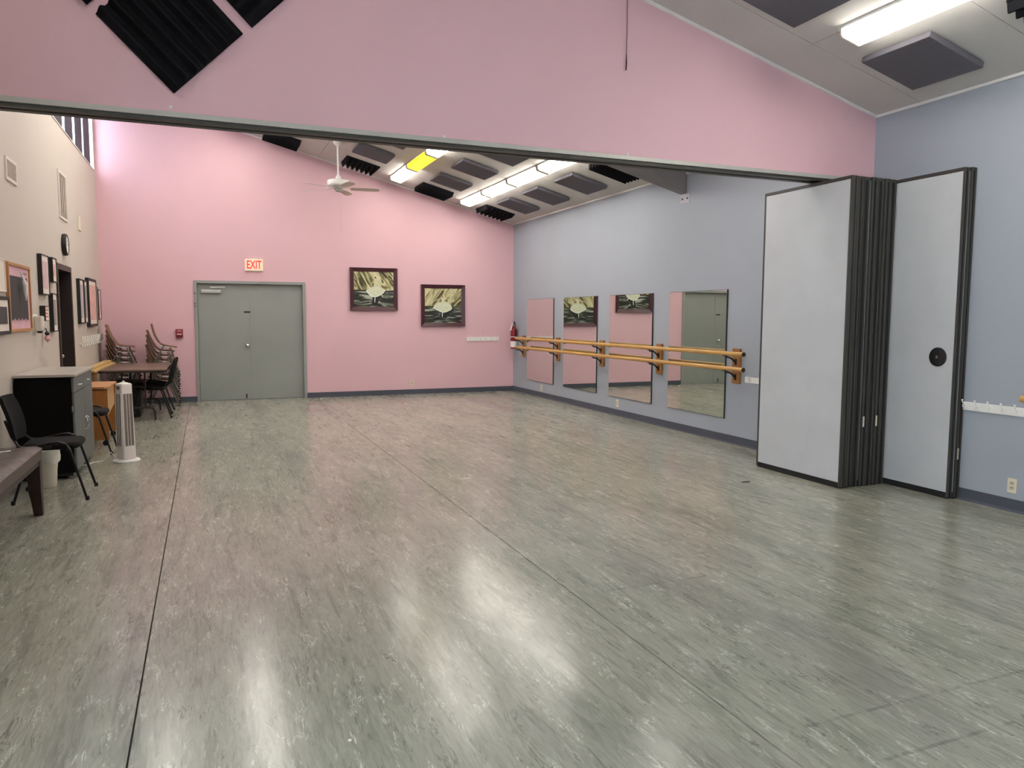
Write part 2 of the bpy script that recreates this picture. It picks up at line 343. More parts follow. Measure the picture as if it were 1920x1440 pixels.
# double door
d1 = sempty('door_1', 'grey double metal door under the exit sign', 'door', (0, B, 0))
mb = MB(); mb.box(DX0 - 0.052, DX0, -0.028, 0.16, 0, DZ + 0.052); mb.box(DX1, DX1 + 0.052, -0.028, 0.16, 0, DZ + 0.052); mb.box(DX0, DX1, -0.028, 0.16, DZ, DZ + 0.052)
mb.build('door_frame', FRAMEG, d1, 0.004)
mid = 0.775
for k, (a, b2) in enumerate(((DX0 + 0.003, mid - 0.004), (mid + 0.004, DX1 - 0.003))):
    lf = box('door_leaf', (a, b2, 0.045, 0.09, 0.008, DZ - 0.004), DOORG, d1, 0.003)
    if k == 0:
        MB().lathe([(0.03, 0.0), (0.03, -0.012), (0.014, -0.016), (0.013, -0.04), (0.027, -0.05), (0.03, -0.066), (0.02, -0.078), (0.002, -0.08)], 20, (0.70, 0.045, 1.0), 'y').build('door_knob', CHROME, lf, smooth=True)
        box('surface_bolt', (0.655, 0.765, 0.032, 0.045, 1.60, 1.625), BLACK, lf, 0.003)
        box('foot_bolt', (0.655, 0.675, 0.03, 0.045, 0.03, 0.11), BLACK, lf, 0.003)
        box('door_closer', (-0.06, 0.27, -0.005, 0.045, 1.945, 2.0), STEEL, lf, 0.006)
        MB().tube([(0.20, 0.01, 2.015), (0.10, -0.02, 2.045), (0.34, -0.03, 2.05)], 0.009, 8).build('closer_arm', STEEL, lf)
    else: box('astragal', (mid - 0.016, mid + 0.03, 0.038, 0.045, 0.01, DZ - 0.006), DOORG, lf, 0.002)
for zz in (1.92, 1.74, 1.69):
    box('strike_plate', (DX0 - 0.05, DX0 - 0.022, -0.031, -0.028, zz, zz + 0.03), mat('worn_plate', (96, 98, 94), 0.5, var=0.1), d1)
box('threshold_back', (DX0, DX1, 0.0, 0.2, -0.05, 0.003), FRAMEG, d1)
box('outside_dark', (DX0 - 0.05, DX1 + 0.05, 0.17, 0.2, 0, DZ + 0.05), DARKV, d1)

# doorway in the left wall
d2 = sempty('door_2', 'dark doorway with a black door set in the beige wall', 'door', (L, 0, 0))
mb = MB(); mb.box(-0.22, 0.018, D2a - 0.05, D2a + 0.02, 0, D2z + 0.04); mb.box(-0.22, 0.018, D2b - 0.02, D2b + 0.05, 0, D2z + 0.04); mb.box(-0.22, 0.018, D2a + 0.02, D2b - 0.02, D2z - 0.03, D2z + 0.04)
mb.build('door_frame', mat('dark_bronze_frame', (46, 38, 36), 0.45, var=0.06), d2, 0.003)
lf = box('door_leaf', (-0.20, -0.155, D2a + 0.022, D2b - 0.022, 0.008, D2z - 0.033), DARKV, d2, 0.003)
MB().lathe([(0.026, 0), (0.012, 0.012), (0.012, 0.035), (0.027, 0.045), (0.02, 0.066), (0.002, 0.068)], 16, (-0.155, D2b - 0.1, 1.0), 'x').build('door_knob', CHROME, lf, smooth=True)
box('door_closer', (-0.155, -0.10, D2a + 0.05, D2a + 0.28, 1.93, 1.985), CHROME, lf, 0.006)
box('outside_dark', (-0.24, -0.21, D2a, D2b, 0, D2z), DARKV, d2)

# high window in the left wall: white frame, glass, black-out boards with daylight between them
w1 = sempty('window_1', 'high strip window with black boards and bright gaps', 'window', (L, 0, 0))
mb = MB(); mb.box(-0.22, -0.16, WY0, WY1, WS, WS + 0.05); mb.box(-0.22, -0.16, WY0, WY1, WT - 0.05, WT); mb.box(-0.22, -0.16, WY0, WY0 + 0.05, WS + 0.05, WT - 0.05); mb.box(-0.22, -0.16, WY1 - 0.05, WY1, WS + 0.05, WT - 0.05)
mb.build('window_frame', WHITEP, w1, 0.004)
box('window_sill', (-0.16, 0.012, WY0, WY1, WS - 0.002, WS + 0.014), WHITEP, w1, 0.003)
box('jamb_lining', (-0.22, 0.006, WY1 - 0.014, WY1 + 0.001, WS + 0.014, WT), WHITEP, w1, 0.003)
ys = [WY0 + 0.05 + (WY1 - WY0 - 0.1) * k / 5 for k in range(6)]
for k in range(5):
    box('pane', (-0.195, -0.190, ys[k] + 0.02, ys[k + 1] - 0.02, WS + 0.05, WT - 0.05), DIMGLASS, w1)
    if k: box('mullion', (-0.22, -0.16, ys[k] - 0.02, ys[k] + 0.02, WS + 0.05, WT - 0.05), WHITEP, w1)
y = 14.16
while y - 0.7 > WY0:
    box('blackout_board', (-0.014, -0.010, y - 0.66, y, WS + 0.016, WT - 0.005), mat('blackout_board', (40, 42, 54), 0.6, var=0.06), w1)
    y -= 0.87

w2 = sempty('window_added', 'wide unseen window added in the near left wall for daylight', 'window', (L, 0, 0))  # window added out of view to bring daylight into the near room
mb = MB(); mb.box(-0.22, -0.16, NY0, NY1, NZ0, NZ0 + 0.05); mb.box(-0.22, -0.16, NY0, NY1, NZ1 - 0.05, NZ1); mb.box(-0.22, -0.16, NY0, NY0 + 0.05, NZ0 + 0.05, NZ1 - 0.05); mb.box(-0.22, -0.16, NY1 - 0.05, NY1, NZ0 + 0.05, NZ1 - 0.05)
mb.build('window_frame', WHITEP, w2)
for k in range(4):
    a = NY0 + 0.05 + (NY1 - NY0 - 0.1) * k / 4; b2 = NY0 + 0.05 + (NY1 - NY0 - 0.1) * (k + 1) / 4
    box('pane', (-0.195, -0.190, a + 0.02, b2 - 0.02, NZ0 + 0.05, NZ1 - 0.05), GLASS, w2)
    if k: box('mullion', (-0.22, -0.16, a - 0.02, a + 0.02, NZ0 + 0.05, NZ1 - 0.05), WHITEP, w2)

# rafter crossing the far ceiling
rf = MB().hexa([(L,8.52,cz(L)-0.27),(R,8.52,cz(R)-0.27),(R,8.66,cz(R)-0.27),(L,8.66,cz(L)-0.27),(L,8.52,cz(L)),(R,8.52,cz(R)),(R,8.66,cz(R)),(L,8.66,cz(L))]).build('trim_5', mat('rafter_paint', (128, 126, 130), 0.7, var=0.03))
struct(rf, 'grey painted rafter crossing the far ceiling above the mirrors', 'rafter')
br = thing('rafter_bracket', 'small pale steel plate under the grey rafter end', 'bracket', (R, 8.55, 3.05))
box('plate', (-0.008, 0, -0.10, 0.10, 0, 0.125), mat('pale_plate', (176, 176, 182), 0.5, var=0.03), br, 0.002)
for yy in (-0.055, 0.055): MB().lathe([(0.012, 0), (0.012, -0.008), (0.002, -0.01)], 8, (-0.008, yy, 0.06), 'x').build('bolt', BLACK, br)

# partition track under the bulkhead
tr = thing('partition_track', 'pale aluminium track along the bottom of the pink bulkhead', 'track', (0, P, 0))
box('front_lip', (L, R, -0.016, 0.0, 2.822, 2.856), ALU, tr, 0.002)
mb = MB(); mb.box(L, R, 0.0, 0.06, 2.802, 2.85); mb.box(L, R, 0.10, 0.16, 2.802, 2.85)
mb.build('rail', DARKALU, tr)
box('slot', (L, R, 0.06, 0.10, 2.835, 2.85), BLACK, tr)
box('lower_bead', (L, R, -0.008, 0.0, 2.800, 2.810), DARKALU, tr)

# ================================================================== FOLDING PARTITION
fp = thing('folding_partition', 'folded stack of tall grey fabric partition panels against the wall', 'partition', (0, 0, 0))
def panel(x0, x1, y0, y1, zt, facemat=FABRICG, lw=0.3):
    p = box('panel', (x0 + 0.004, x1 - 0.004, y0 + 0.02, y1 - 0.02, 0.055, zt - 0.03), facemat, fp, 0.002)
    box('bottom_seal', (x0 + 0.008, x1 - 0.008, y0 + 0.012, y1 - 0.012, 0.003, 0.055), RUBBER, p)
    mb = MB(); mb.box(x0, x1, y0 + 0.008, y1 - 0.008, zt - 0.03, zt); mb.build('top_trim', DARKALU, p, 0.003)
    t = x1 - x0
    for yy, s in ((y0, 1), (y1, -1)):
        mb = MB()
        a, b2 = sorted((yy, yy + s * 0.022)); mb.box(x0, x0 + t * lw, a, b2, 0.012, zt - 0.004); mb.box(x1 - t * 0.24, x1, a, b2, 0.012, zt - 0.004)
        mb.build('edge_trim', DARKALU, p, 0.003)
        a, b2 = sorted((yy + s * 0.010, yy + s * 0.022)); box('edge_gasket', (x0 + t * lw, x1 - t * 0.24, a, b2, 0.012, zt - 0.004), RUBBER, p)
    return p
offs = [0.0, 0.010, 0.016, 0.004, 0.014, 0.008, 0.02]
for k in range(7):
    o = panel(5.262 + 0.0805 * k, 5.262 + 0.0805 * k + 0.066, 5.085 + offs[k], 6.20 + offs[k] * 0.5, 2.785, lw=(0.55, 0.42, 0.15, 0.3, 0.2, 0.35, 0.2)[k])
    if k in (3, 5):
        box('tape_strip', (5.262 + 0.0805 * k + 0.008, 5.262 + 0.0805 * k + 0.026, 5.083 + offs[k], 5.085 + offs[k], 0.555, 0.65), IVORY, o)
pd = panel(5.832, 5.880, 4.455, 5.56, 2.785)
for rr, xx, mm in ((0.082, 5.826, BLACK), (0.066, 5.8235, mat('cup_inner', (40, 40, 42), 0.4, 0.3, var=0))):
    MB().lathe([(rr, 0.008), (rr, 0.002), (rr - 0.006, 0.0)], 28, (xx, 4.62, 1.21), 'x').build('cup_pull', mm, pd, smooth=True)
box('latch', (5.819, 5.824, 4.612, 4.630, 1.20, 1.222), CHROME, pd); box('latch_plate', (5.820, 5.8245, 4.606, 4.634, 1.215, 1.262), BLACK, pd)
pe = panel(5.887, 5.938, 4.435, 5.54, 2.785); box('tape_strip', (5.893, 5.905, 4.432, 4.435, 0.345, 0.44), IVORY, pe)

# ================================================================== MIRRORS AND BARRE
for k, (y0, y1) in enumerate(((12.585, 13.82), (10.92, 12.165), (9.265, 10.51), (7.605, 8.85))):
    t = thing('wall_mirror', ('tall mirror nearest the fire extinguisher on the grey blue wall', 'second wall mirror from the pink wall, behind the barre', 'third wall mirror from the pink wall, behind the barre', 'wall mirror nearest the folding partition, reflecting the grey door')[k], 'mirror', (R, (y0 + y1) / 2, 0.295), group='mirrors behind the barre')
    hw = (y1 - y0) / 2
    box('backing', (-0.012, -0.001, -hw, hw, 0, 1.59), MIRRORE, t)
    box('glass', (-0.014, -0.0125, -hw + 0.004, hw - 0.004, 0.004, 1.586), MIRROR, t)
    mb = MB(); mb.box(-0.018, 0, -hw - 0.003, -hw + 0.005, -0.002, 1.592); mb.build('edge_clip', MIRRORE, t)
ba = thing('ballet_barre', 'double wooden ballet barre on brackets in front of the mirrors', 'barre', (R, 0, 0))
for z in (1.115, 0.935):
    MB().tube([(-0.185, 7.06, z), (-0.185, 13.98, z)], 0.026, 16).build('bar', OAK, ba, smooth=True)
    for ye in (7.058, 13.982): MB().lathe([(0.0265, -0.004), (0.0265, 0.004)], 16, (-0.185, ye, z), 'y').build('end_cap', mat('bar_end', (74, 46, 30), 0.6, var=0.1), ba)
def barre_bracket(y0, parent, zs):
    pl = box('mounting_plate', (-0.03, 0, y0 - 0.072, y0 + 0.072, 0.745, 1.17), OAKD, parent, 0.006)
    for z in zs:
        mb = MB(); mb.tube([(-0.03, y0, z - 0.11), (-0.055, y0, z - 0.10), (-0.085, y0, z - 0.07), (-0.12, y0, z - 0.052), (-0.175, y0, z - 0.045), (-0.185, y0, z - 0.027)], 0.011, 8)
        mb.box(-0.20, -0.17, y0 - 0.03, y0 + 0.03, z - 0.031, z - 0.024); mb.box(-0.036, -0.03, y0 - 0.02, y0 + 0.02, z - 0.145, z - 0.07)
        mb.build('bracket', BLACK, pl, smooth=True)
for y0 in (14.03 - 0.06, 12.375, 10.735, 9.065, 7.39): barre_bracket(y0, ba, (1.115, 0.935))
b2_ = thing('ballet_barre', 'wooden barre end at the right edge past the white hook rail', 'barre', (R, 0, 0))
MB().tube([(-0.185, 3.835, 0.93), (-0.185, 1.6, 0.93)], 0.026, 16).build('bar', OAK, b2_, smooth=True)
for y0 in (3.3, 1.9): barre_bracket(y0, b2_, (0.935,))

# ================================================================== HOOK RAILS
def hook_rail(loc, rz, length, n, label, h=0.07, grp='white hook rails', rm=None):
    t = thing('hook_rail', label, 'hook rail', loc, rz, grp)     # local: +x along the rail, -y out of the wall
    box('rail', (0, length, -0.014, 0, 0, h), rm or WHITE, t, 0.003)
    for k in range(n):
        x = length * (k + 0.5) / n; mb = MB()
        mb.tube([(x, -0.014, h * 0.35), (x, -0.03, h * 0.30), (x, -0.045, h * 0.45), (x, -0.045, h * 0.6)], 0.005, 6)
        mb.tube([(x, -0.014, h * 0.5), (x, -0.035, h * 0.75), (x, -0.052, h * 1.05), (x, -0.055, h * 1.2)], 0.005, 6)
        mb.lathe([(0.002, -0.008), (0.008, -0.004), (0.008, 0.004), (0.002, 0.008)], 8, (x, -0.056, h * 1.24)); mb.lathe([(0.002, -0.006), (0.007, 0), (0.002, 0.006)], 8, (x, -0.045, h * 0.64))
        mb.box(x - 0.014, x + 0.014, -0.018, -0.014, h * 0.15, h * 0.85)
        mb.build('hook', WHITE, t, smooth=True)
    return t
hook_rail((4.92, B, 1.045), 0, 0.70, 6, 'white hook rail on the far pink wall below the paintings', 0.085)
hook_rail((R, 7.235, 0.772), -PI / 2, 0.60, 3, 'white hook rail between the barre and the folded partition')
hook_rail((R, 4.47, 0.77), -PI / 2, 1.22, 11, 'white hook rail right of the folded partition')
hr = thing('hook_rail', 'row of white pegs on the beige wall near the corner', 'hook rail', (L, 12.1, 1.10), group='white hook rails')
box('rail', (0, 0.010, 0, 2.42, 0.02, 0.05), BEIGE, hr, 0.003)
for k in range(11):
    yy = 0.08 + 0.22 * k
    MB().tube([(0.010, yy, 0.04), (0.025, yy, 0.05), (0.03, yy, 0.085), (0.03, yy, 0.14)], 0.013, 8).build('peg', WHITE, hr, smooth=True)
    MB().tube([(0.010, yy, 0.04), (0.022, yy, 0.015), (0.028, yy, -0.01)], 0.011, 8).build('peg', WHITE, hr, smooth=True)

# ================================================================== OUTLETS, PLATES
def outlet(loc, rz, label, w=0.075, h=0.118):
    t = thing('wall_outlet', label, 'outlet', loc, rz, 'wall outlets'); box('plate', (-w / 2, w / 2, -0.007, 0, 0, h), IVORY, t, 0.003)
    for z in (0.028, 0.066):
        MB().box(-0.017, 0.017, -0.0095, -0.007, z, z + 0.026).build('socket', mat('outlet_face', (190, 182, 158), 0.5, var=0), t, 0.002)
        for sx in (-0.007, 0.007): box('slot', (sx - 0.0015, sx + 0.0015, -0.0102, -0.0095, z + 0.009, z + 0.02), BLACK, t)
outlet((3.765, B, 0.17), 0, 'cream outlet on the far pink wall above the baseboard')
outlet((R, 13.13, 0.13), -PI / 2, 'cream outlet under the mirror by the fire extinguisher')
outlet((R, 10.24, 0.14), -PI / 2, 'cream outlet under the third mirror from the pink wall')
outlet((R, 3.985, 0.15), -PI / 2, 'cream outlet under the hook rail right of the partition')

# ================================================================== FIRE EXTINGUISHER
fe = thing('fire_extinguisher', 'red fire extinguisher hung in the far corner beside the barre', 'extinguisher', (R - 0.085, 14.34, 0.89))
MB().lathe([(0.060, 0), (0.066, 0.01), (0.066, 0.36), (0.060, 0.40), (0.04, 0.43), (0.022, 0.445), (0.022, 0.47)], 24).build('cylinder', REDP, fe, smooth=True)
MB().lathe([(0.0672, 0.03), (0.0672, 0.155)], 24).build('label', WHITE, fe, smooth=True)
MB().lathe([(0.0672, 0.235), (0.0672, 0.25)], 24).build('label_band', WHITE, fe, smooth=True)
mb = MB(); mb.lathe([(0.02, 0.46), (0.022, 0.50), (0.012, 0.51)], 12); mb.build('valve', STEEL, fe)
MB().tube([(0.02, 0, 0.50), (-0.02, -0.06, 0.53), (-0.03, -0.10, 0.52)], 0.008, 8).build('handle', BLACK, fe)
MB().tube([(0, -0.02, 0.49), (-0.02, -0.065, 0.54), (-0.04, -0.11, 0.56)], 0.007, 8).build('lever', BLACK, fe)
MB().tube([(0.0, 0.0, 0.49), (0.0, -0.05, 0.545), (0.0, -0.085, 0.50), (0.01, -0.082, 0.40), (0.02, -0.078, 0.26)], 0.008, 8).build('hose', BLACK, fe, smooth=True)
MB().hexa([(-0.075,0.03,0.385),(-0.075,-0.05,0.375),(-0.072,-0.05,0.375),(-0.072,0.03,0.385),(-0.045,0.01,0.51),(-0.045,-0.045,0.505),(-0.042,-0.045,0.505),(-0.042,0.01,0.51)]).build('inspection_tag', PAPER, fe)
box('wall_bracket', (0.066, 0.084, -0.03, 0.03, 0.25, 0.46), STEEL, fe)

# ================================================================== BACK WALL THINGS
ex = thing('exit_sign', 'cream exit sign with red letters above the double door', 'sign', (0.845, B, 2.355))
box('housing', (-0.155, 0.155, -0.05, 0, 0, 0.21), mat('exit_cream', (236, 220, 190), 0.5, var=0.02, emit=((1, 0.86, 0.7, 1), 0.12)), ex, 0.008)
box('canopy', (-0.05, 0.05, -0.04, 0, 0.21, 0.225), IVORY, ex)
text_mesh('lettering', 'EXIT', 0.205, EXITR, ex, (0, -0.051, 0.103), (PI / 2, 0, 0), 0.0015, 0.004, 0.62)
pb = thing('fire_alarm_pull', 'small dark red fire alarm pull station left of the double door', 'alarm', (-0.435, B, 1.15))
box('box', (-0.06, 0.06, -0.045, 0, 0, 0.155), mat('dark_red_enamel', (134, 34, 44), 0.4, var=0.04), pb, 0.005)
text_mesh('lettering', 'FIRE', 0.042, PINKP, pb, (0, -0.046, 0.122), (PI / 2, 0, 0), 0.0008, 0.0005)
box('pull_handle', (-0.04, 0.04, -0.058, -0.045, 0.05, 0.075), PINKP, pb, 0.003); box('cover_bar', (-0.045, 0.045, -0.05, -0.045, 0.025, 0.036), MAROON, pb)

def painting(loc, w_, h_, label, sgn):
    t = thing('framed_painting', label, 'painting', loc, group='ballerina paintings'); fw = 0.075
    mb = MB(); D = 0.05
    for (a, b2, c, d) in ((-w_/2, w_/2, h_/2 - fw, h_/2), (-w_/2, w_/2, -h_/2, -h_/2 + fw)):
        s = 1 if c > 0 else -1; zo = s * h_/2; zi = s * (h_/2 - fw)
        q = [(-w_/2, 0, zo), (w_/2, 0, zo), (w_/2 , -D, zo), (-w_/2, -D, zo), (-w_/2 + fw, -0.012, zi), (w_/2 - fw, -0.012, zi), (w_/2 - fw, -0.022, zi), (-w_/2 + fw, -0.022, zi)]
        p = MB().hexa([q[3], q[2], q[1], q[0], q[7], q[6], q[5], q[4]]); p.build('frame_rail', MAROON, t, 0.002)
    for s in (-1, 1):
        xo = s * w_/2; xi = s * (w_/2 - fw)
        q = [(xo, 0, -h_/2), (xo, 0, h_/2), (xo, -D, h_/2), (xo, -D, -h_/2), (xi, -0.012, -h_/2 + fw), (xi, -0.012, h_/2 - fw), (xi, -0.022, h_/2 - fw), (xi, -0.022, -h_/2 + fw)]
        MB().hexa([q[3], q[2], q[1], q[0], q[7], q[6], q[5], q[4]]).build('frame_stile', MAROON, t, 0.002)
    cv = box('canvas', (-w_/2 + fw - 0.002, w_/2 - fw + 0.002, -0.016, -0.004, -h_/2 + fw - 0.002, h_/2 - fw + 0.002), painting_material('painted_canvas_%d' % (1 if sgn > 0 else 2), sgn), t)
    def flat(poly, name, mm, d=0.0175): MB().prism(poly, 'y', -d, -0.0155).build(name, mm, cv)
    def stroke(pts, wd, name, mm, d=0.018):
        mb = MB(); mb.tube([(p[0], -0.0162, p[1]) for p in pts], wd, 6, rr=[wd * (1.0 if 0 < i < len(pts) - 1 else 0.6) for i in range(len(pts))]); o = mb.build(name, mm, cv)
        o.scale = (1, 1, 1); return o
    return t, cv, flat, stroke
def scallop(cx, cz_, pts, n=9):
    return [(cx + x, cz_ + z) for x, z in pts]
t, cv, flat, stroke = painting((3.03, B, 2.06), 0.92, 0.82, 'maroon framed ballerina painting, the higher one beside the door', 1)
flat([(-0.385, -0.012), (0.385, -0.03), (0.385, -0.045), (-0.385, -0.04)], 'stage_edge', DARKP, 0.0168)
flat([(-0.10,-0.04),(-0.02,-0.14),(-0.05,-0.28),(0.06,-0.29),(0.12,-0.15),(0.24,-0.05)], 'shadow', mat('shadow_stroke', (28, 30, 26), 0.6, var=0.05), 0.0166)
tp = [(-0.145,-0.02),(-0.06,0.035),(0.02,0.062),(0.07,0.062),(0.15,0.03),(0.215,-0.012),(0.19,-0.05),(0.16,-0.078),(0.12,-0.10),(0.07,-0.125),(0.02,-0.135),(-0.03,-0.128),(-0.075,-0.105),(-0.11,-0.07)]
flat([(x * 1.05 - 0.002, z * 1.08 - 0.004) for x, z in tp], 'tutu_edge', WHITES, 0.0172); flat(tp, 'tutu', TUTU, 0.0182)
flat([(-0.005,0.06),(0.045,0.06),(0.055,0.12),(0.075,0.155),(0.035,0.185),(-0.005,0.15),(0.005,0.11)], 'bodice', SKIN, 0.0182)
stroke([(0.0, 0.15), (-0.045, 0.12), (-0.06, 0.075), (-0.02, 0.05)], 0.008, 'arm', SKIN); stroke([(0.06, 0.15), (0.10, 0.11), (0.135, 0.06)], 0.008, 'arm', SKIN)
MB().lathe([(0.002, -0.019), (0.02, -0.018), (0.022, -0.016)], 12, (0.025, 0, 0.205), 'y').build('head', SKIN, cv); flat([(0.01,0.21),(0.03,0.25),(0.045,0.225),(0.05,0.195),(0.035,0.215)], 'hair', DARKP, 0.0196)
stroke([(0.02, -0.125), (0.018, -0.19), (0.012, -0.25)], 0.009, 'leg', WHITES); stroke([(0.13, -0.095), (0.16, -0.125), (0.18, -0.155)], 0.008, 'leg', WHITES)
for k in range(6): stroke([(0.225 + 0.02 * k, -0.065 - 0.004 * (k % 2)), (0.236 + 0.02 * k, -0.066 - 0.006 * ((k + 1) % 2))], 0.003, 'signature_stroke', WHITES)
for pts in (((0.13,0.22),(0.18,0.17),(0.20,0.12),(0.16,0.13)), ((0.27,0.27),(0.34,0.25),(0.36,0.19),(0.31,0.22))): flat(list(pts), 'leaf_stroke', mat('olive_stroke', (78, 72, 40), 0.6, var=0.15, scale=20), 0.0166)
t, cv, flat, stroke = painting((4.42, B, 1.76), 0.91, 0.83, 'maroon framed ballerina painting, the lower one near the corner', -1)
flat([(-0.38, -0.008), (0.38, -0.02), (0.38, -0.04), (-0.38, -0.03)], 'stage_edge', DARKP, 0.0168)
flat([(-0.16,-0.05),(-0.05,-0.15),(-0.08,-0.23),(0.06,-0.25),(0.14,-0.16),(0.22,-0.05)], 'shadow', MATS['shadow_stroke'], 0.0166)
tp = [(-0.20,-0.035),(-0.15,0.02),(-0.09,0.055),(-0.02,0.075),(0.05,0.075),(0.11,0.05),(0.155,0.01),(0.18,-0.045),(0.15,-0.075),(0.10,-0.10),(0.05,-0.118),(0.0,-0.128),(-0.06,-0.11),(-0.11,-0.085),(-0.155,-0.065)]
flat([(x * 1.05, z * 1.08 - 0.004) for x, z in tp], 'tutu_edge', WHITES, 0.0172); flat(tp, 'tutu', TUTU, 0.0182)
flat([(-0.035,0.07),(0.015,0.07),(0.02,0.11),(0.05,0.15),(0.0,0.165),(-0.045,0.15),(-0.03,0.11)], 'bodice', SKIN, 0.0182)
stroke([(-0.03, 0.155), (-0.09, 0.13), (-0.14, 0.115), (-0.19, 0.08)], 0.007, 'arm', SKIN); stroke([(0.03, 0.14), (0.10, 0.125), (0.15, 0.10), (0.20, 0.075)], 0.007, 'arm', SKIN)
MB().lathe([(0.002, -0.019), (0.02, -0.018), (0.022, -0.016)], 12, (0.02, 0, 0.195), 'y').build('head', SKIN, cv); flat([(0.03,0.20),(0.04,0.22),(0.06,0.20),(0.055,0.175)], 'hair', mat('auburn', (150, 112, 70), 0.6, var=0.05), 0.0196)
stroke([(-0.015, -0.12), (-0.018, -0.18), (-0.022, -0.225)], 0.009, 'leg', WHITES)
flat([(-0.02,0.3),(0.03,0.3),(-0.03,0.2),(-0.12,0.13),(-0.2,0.09),(-0.12,0.16)], 'fold_stroke', MATS['olive_stroke'], 0.0166)
for px, pz in ((0.10, 0.085), (0.155, 0.055)): MB().lathe([(0.002, -0.018), (0.012, -0.0165)], 8, (px, 0, pz), 'y').build('blossom', SKIN, cv)

# ================================================================== LEFT WALL THINGS
def wall_frame(y0, y1, z0, z1, label, inner, d=0.04, fw=0.025, group='framed pictures on the beige wall', fm=BLACK, name='picture_frame'):
    t = thing(name, label, 'picture frame', (L, (y0 + y1) / 2, (z0 + z1) / 2), group=group); hy = (y1 - y0) / 2; hz = (z1 - z0) / 2
    mb = MB(); mb.box(0, d, -hy, -hy + fw, -hz, hz); mb.box(0, d, hy - fw, hy, -hz, hz); mb.box(0, d, -hy + fw, hy - fw, -hz, -hz + fw); mb.box(0, d, -hy + fw, hy - fw, hz - fw, hz)
    mb.build('frame', fm, t, 0.002)
    box('mat_board', (0.002, d - 0.008, -hy + fw, hy - fw, -hz + fw, hz - fw), PAPER, t)
    if inner: box('print', (d - 0.0075, d - 0.006, -hy + fw + 0.05, hy - fw - 0.05, -hz + fw + 0.06, hz - fw - 0.06), inner, t)
    return t
PR1 = mat('faded_pink_print', (208, 176, 178), 0.6, var=0.15, scale=14); PR2 = mat('grey_print', (150, 140, 136), 0.6, var=0.25, scale=10); PR3 = mat('peach_print', (216, 170, 160), 0.6, var=0.2, scale=10)
wall_frame(9.42, 9.82, 1.76, 2.195, 'black frame with a pale print, upper one beside the notice board', PR1, 0.045, 0.012)
wall_frame(10.02, 10.28, 1.915, 2.20, 'small black frame with a pink print, next to the doorway top', PR3, 0.05, 0.015)
wall_frame(9.96, 10.24, 1.35, 1.79, 'black frame with a pale print, lower one next to the doorway', PR2, 0.045, 0.012)
t = wall_frame(9.43, 9.68, 1.475, 1.64, 'small black framed notice in red print above the dispenser', None, 0.055, 0.008)
for k in range(3): box('red_line', (0.0475, 0.049, -0.07, 0.06 - 0.02 * (k % 2), 0.03 - 0.035 * k, 0.042 - 0.035 * k), RED, t)
wall_frame(12.02, 12.38, 1.42, 2.05, 'tall black frame nearest the doorway on its far side', mat('lilac_grey_print', (176, 168, 176), 0.6, var=0.12), 0.045, 0.02)
wall_frame(12.45, 12.72, 1.43, 2.045, 'narrow black frame, second past the doorway', PR2, 0.045, 0.015)
wall_frame(12.86, 13.72, 1.37, 2.10, 'largest black frame with a pink print past the doorway', PR3, 0.05, 0.04)
wall_frame(13.80, 14.02, 1.46, 2.0, 'slim black frame, second from the corner on the beige wall', PR1, 0.03, 0.012)
wall_frame(14.10, 14.42, 1.47, 1.97, 'slim black frame nearest the corner on the beige wall', PR1, 0.03, 0.015)

bd = thing('notice_board', 'oak framed notice board with pink border and black centre', 'notice board', (L, 8.44, 1.70)); hy, hz = 0.46, 0.318
mb = MB(); fw = 0.028; mb.box(0, 0.03, -hy, -hy + fw, -hz, hz); mb.box(0, 0.03, hy - fw, hy, -hz, hz); mb.box(0, 0.03, -hy + fw, hy - fw, -hz, -hz + fw); mb.box(0, 0.03, -hy + fw, hy - fw, hz - fw, hz)
mb.build('frame', mat('board_oak', (176, 126, 76), 0.5, var=0.12), bd, 0.003)
box('pink_backing', (0.004, 0.014, -hy + fw, hy - fw, -hz + fw, hz - fw), PINKP, bd)
box('black_sheet', (0.014, 0.0155, -0.35, 0.36, -0.215, 0.20), BLACKP, bd)
for k in range(9): box('torn_edge', (0.0156, 0.0165, -0.33 + 0.075 * k, -0.29 + 0.075 * k, -0.225 - 0.008 * (k % 3), -0.205 + 0.01 * (k % 2)), PINKP, bd)
MB().tube([(0.03, 0.02, 0.25), (0.05, 0.03, 0.18), (0.055, 0.05, 0.13), (0.052, 0.055, 0.05), (0.05, 0.09, -0.02)], 0.012, 8, rr=[0.006, 0.012, 0.026, 0.02, 0.008]).build('ribbon', WHITE, bd, smooth=True)
box('pencil_scrawl', (0.0145, 0.0152, 0.16, 0.36, 0.225, 0.25), PR2, bd)
t = wall_frame(7.35, 7.93, 1.74, 2.03, 'white notice sheet left of the oak framed board', None, 0.02, 0.01, fm=PAPER, name='notice_sheet', group=None); t['category'] = 'notice'
t = wall_frame(7.30, 7.94, 1.37, 1.70, 'dark framed picture under the white notice sheet', mat('dark_print', (44, 44, 46), 0.4, var=0.3, scale=12), 0.035, 0.03)
bpy.data.objects[t.name]['category'] = 'picture frame'

